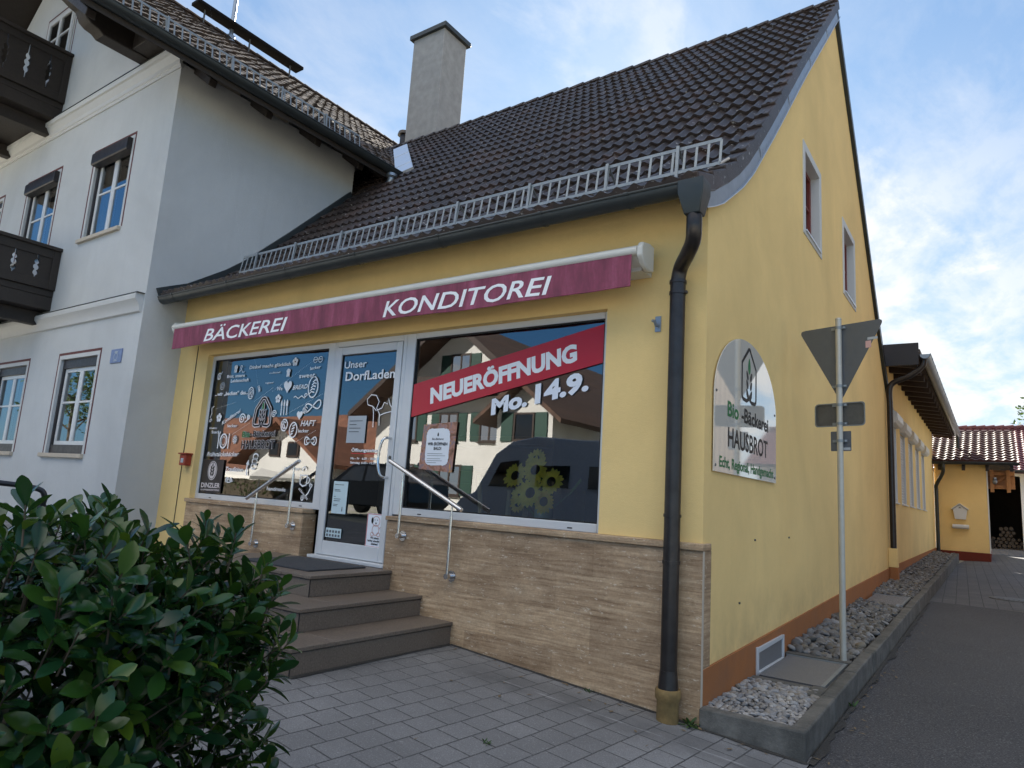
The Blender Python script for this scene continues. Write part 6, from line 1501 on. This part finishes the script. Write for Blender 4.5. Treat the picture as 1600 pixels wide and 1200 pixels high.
for i in range(5200):
    p = Vector((rh.uniform(-48, -25.2), -17.2+rh.uniform(-.45, .45), G(-30, -17)+rh.uniform(.0, 1.0)+rh.uniform(0, .12))); d = Vector((rh.uniform(-1, 1), rh.uniform(-.3, 1), rh.uniform(-.4, .8))).normalized(); sd_ = d.cross(Vector((0, 0, 1))).normalized(); l = rh.uniform(.10, .22)
    q.add([p, p+d*l*.5+sd_*l*.3, p+d*l, p+d*l*.5-sd_*l*.3], [(0, 1, 2, 3)])
q.build('foliage', 'tree_leaf', hg, smooth=False)
q = MB(); q.box(-48, -25.2, -17.5, -16.95, .6, G(-30, -17)+.85); q.build('inner_twigs', 'twig', hg)
# sunshade before the low house
ss = thing('sunshade', 'white square sunshade standing before the low house across the street', 'sunshade', (-27.4, -15.2, G(-27.4, -15.2)))
z0 = G(-27.4, -15.2); q = MB(); q.tube([(-27.4, -15.2, z0), (-27.4, -15.2, 2.12)], .04, 8); q.build('pole', 'grey_metal', ss)
q = MB(); c = [(-29.2, -17), (-25.6, -17), (-25.6, -13.4), (-29.2, -13.4)]; ap = (-27.4, -15.2, 2.15)
vs = [(a, b, 1.74) for a, b in c]+[ap]+[(a, b, 1.60) for a, b in c]
q.add(vs, [(0, 1, 4), (1, 2, 4), (2, 3, 4), (3, 0, 4), (0, 5, 6, 1), (1, 6, 7, 2), (2, 7, 8, 3), (3, 8, 5, 0)]); q.build('canopy', 'sunshade', ss, smooth=False)

def vehicle(name, label, cat, x0, x1, y0, y1, side, glassp, paint, wheels, roofw=.86):
    """side: outline (x along, z up); the body narrows towards the roof; glassp: side-window outlines"""
    zb = min(G(x0, y0), G(x1, y0)); o = thing(name, label, cat, ((x0+x1)/2, (y0+y1)/2, zb)); ym = (y0+y1)/2; hw = (y1-y0)/2; ht = max(z for _, z in side)
    def wy(z): return hw*(1 if z < ht*.52 else 1-(1-roofw)*(z-ht*.52)/(ht*.48))
    q = MB(); n = len(side); vs = []
    for sgn in (-1, 1):
        vs += [(x0+x, ym+sgn*wy(z), zb+z) for x, z in side]
    cen = [(x0+x, ym, zb+z*1.012) for x, z in side]
    q.add(vs+cen, [tuple(range(n))[::-1], tuple(range(n, 2*n))]+[(i, (i+1) % n, 2*n+(i+1) % n, 2*n+i) for i in range(n)]+[(2*n+i, 2*n+(i+1) % n, n+(i+1) % n, n+i) for i in range(n)])
    bo_ = q.build('body', paint, o, bev=.035, sharp=50)
    for g in glassp:
        for sgn in (-1, 1):
            q = MB(); pts = [(x0+x, ym+sgn*(wy(z)+.006), zb+z) for x, z in g]; pts2 = [(a, b-sgn*.012, c) for a, b, c in pts]; m_ = len(g)
            q.add(pts+pts2, [tuple(range(m_)), tuple(range(m_, 2*m_))[::-1]]+[(i, (i+1) % m_, m_+(i+1) % m_, m_+i) for i in range(m_)]); q.build('window', 'car_glass', o, smooth=False)
    for x, r in wheels:
        for sgn in (-1, 1):
            q = MB(); yy = ym+sgn*(hw-.12); q.tube([(x0+x, yy-.11, zb+r), (x0+x, yy+.11, zb+r)], r, 22); wo = q.build('wheel', 'black_rubber', o, bev=.02)
            q = MB(); q.tube([(x0+x, yy+sgn*.10, zb+r), (x0+x, yy+sgn*.118, zb+r)], r*.62, 18); q.build('rim', 'grey_metal', wo)
    for sgn in (-1, 1):
        q = MB(); q.box(x0+.02, x0+.10, ym+sgn*hw*.62-.12, ym+sgn*hw*.62+.12, zb+.72, zb+.86); q.build('headlight', 'paper', o, bev=.01)
    return o
vehicle('parked_van', 'dark grey camper van parked across from the right shop window', 'van', -9.3, -4.1, -10.2, -8.2,
        [(.0, .45), (.02, 1.0), (.15, 1.15), (.55, 1.30), (1.05, 2.25), (1.5, 2.55), (2.2, 2.68), (3.2, 2.62), (5.0, 2.55), (5.18, 2.4), (5.2, .5), (4.9, .38), (.2, .38)],
        [[(.95, 1.45), (1.25, 2.05), (1.8, 2.1), (1.8, 1.45)], [(2.3, 1.5), (2.3, 2.0), (3.2, 2.0), (3.2, 1.5)], [(3.7, 1.5), (3.7, 2.0), (4.6, 2.0), (4.6, 1.5)]], 'van_paint', [(.95, .36), (4.2, .36)])
vehicle('parked_car', 'black hatchback parked across from the shop door', 'car', -15.2, -11.0, -10.0, -8.25,
        [(.0, .4), (.02, .72), (.25, .85), (1.15, .96), (1.85, 1.42), (2.3, 1.50), (3.2, 1.47), (3.85, 1.15), (4.15, 1.0), (4.2, .45), (4.0, .28), (.2, .28)],
        [[(1.45, .98), (1.95, 1.36), (2.4, 1.40), (2.4, .98)], [(2.5, .98), (2.5, 1.40), (3.15, 1.36), (3.55, 1.02)]], 'car_paint', [(.8, .31), (3.4, .31)])
for o in bpy.data.objects:
    if o.type == 'MESH' and not o.data.materials: print('NO MATERIAL', o.name)
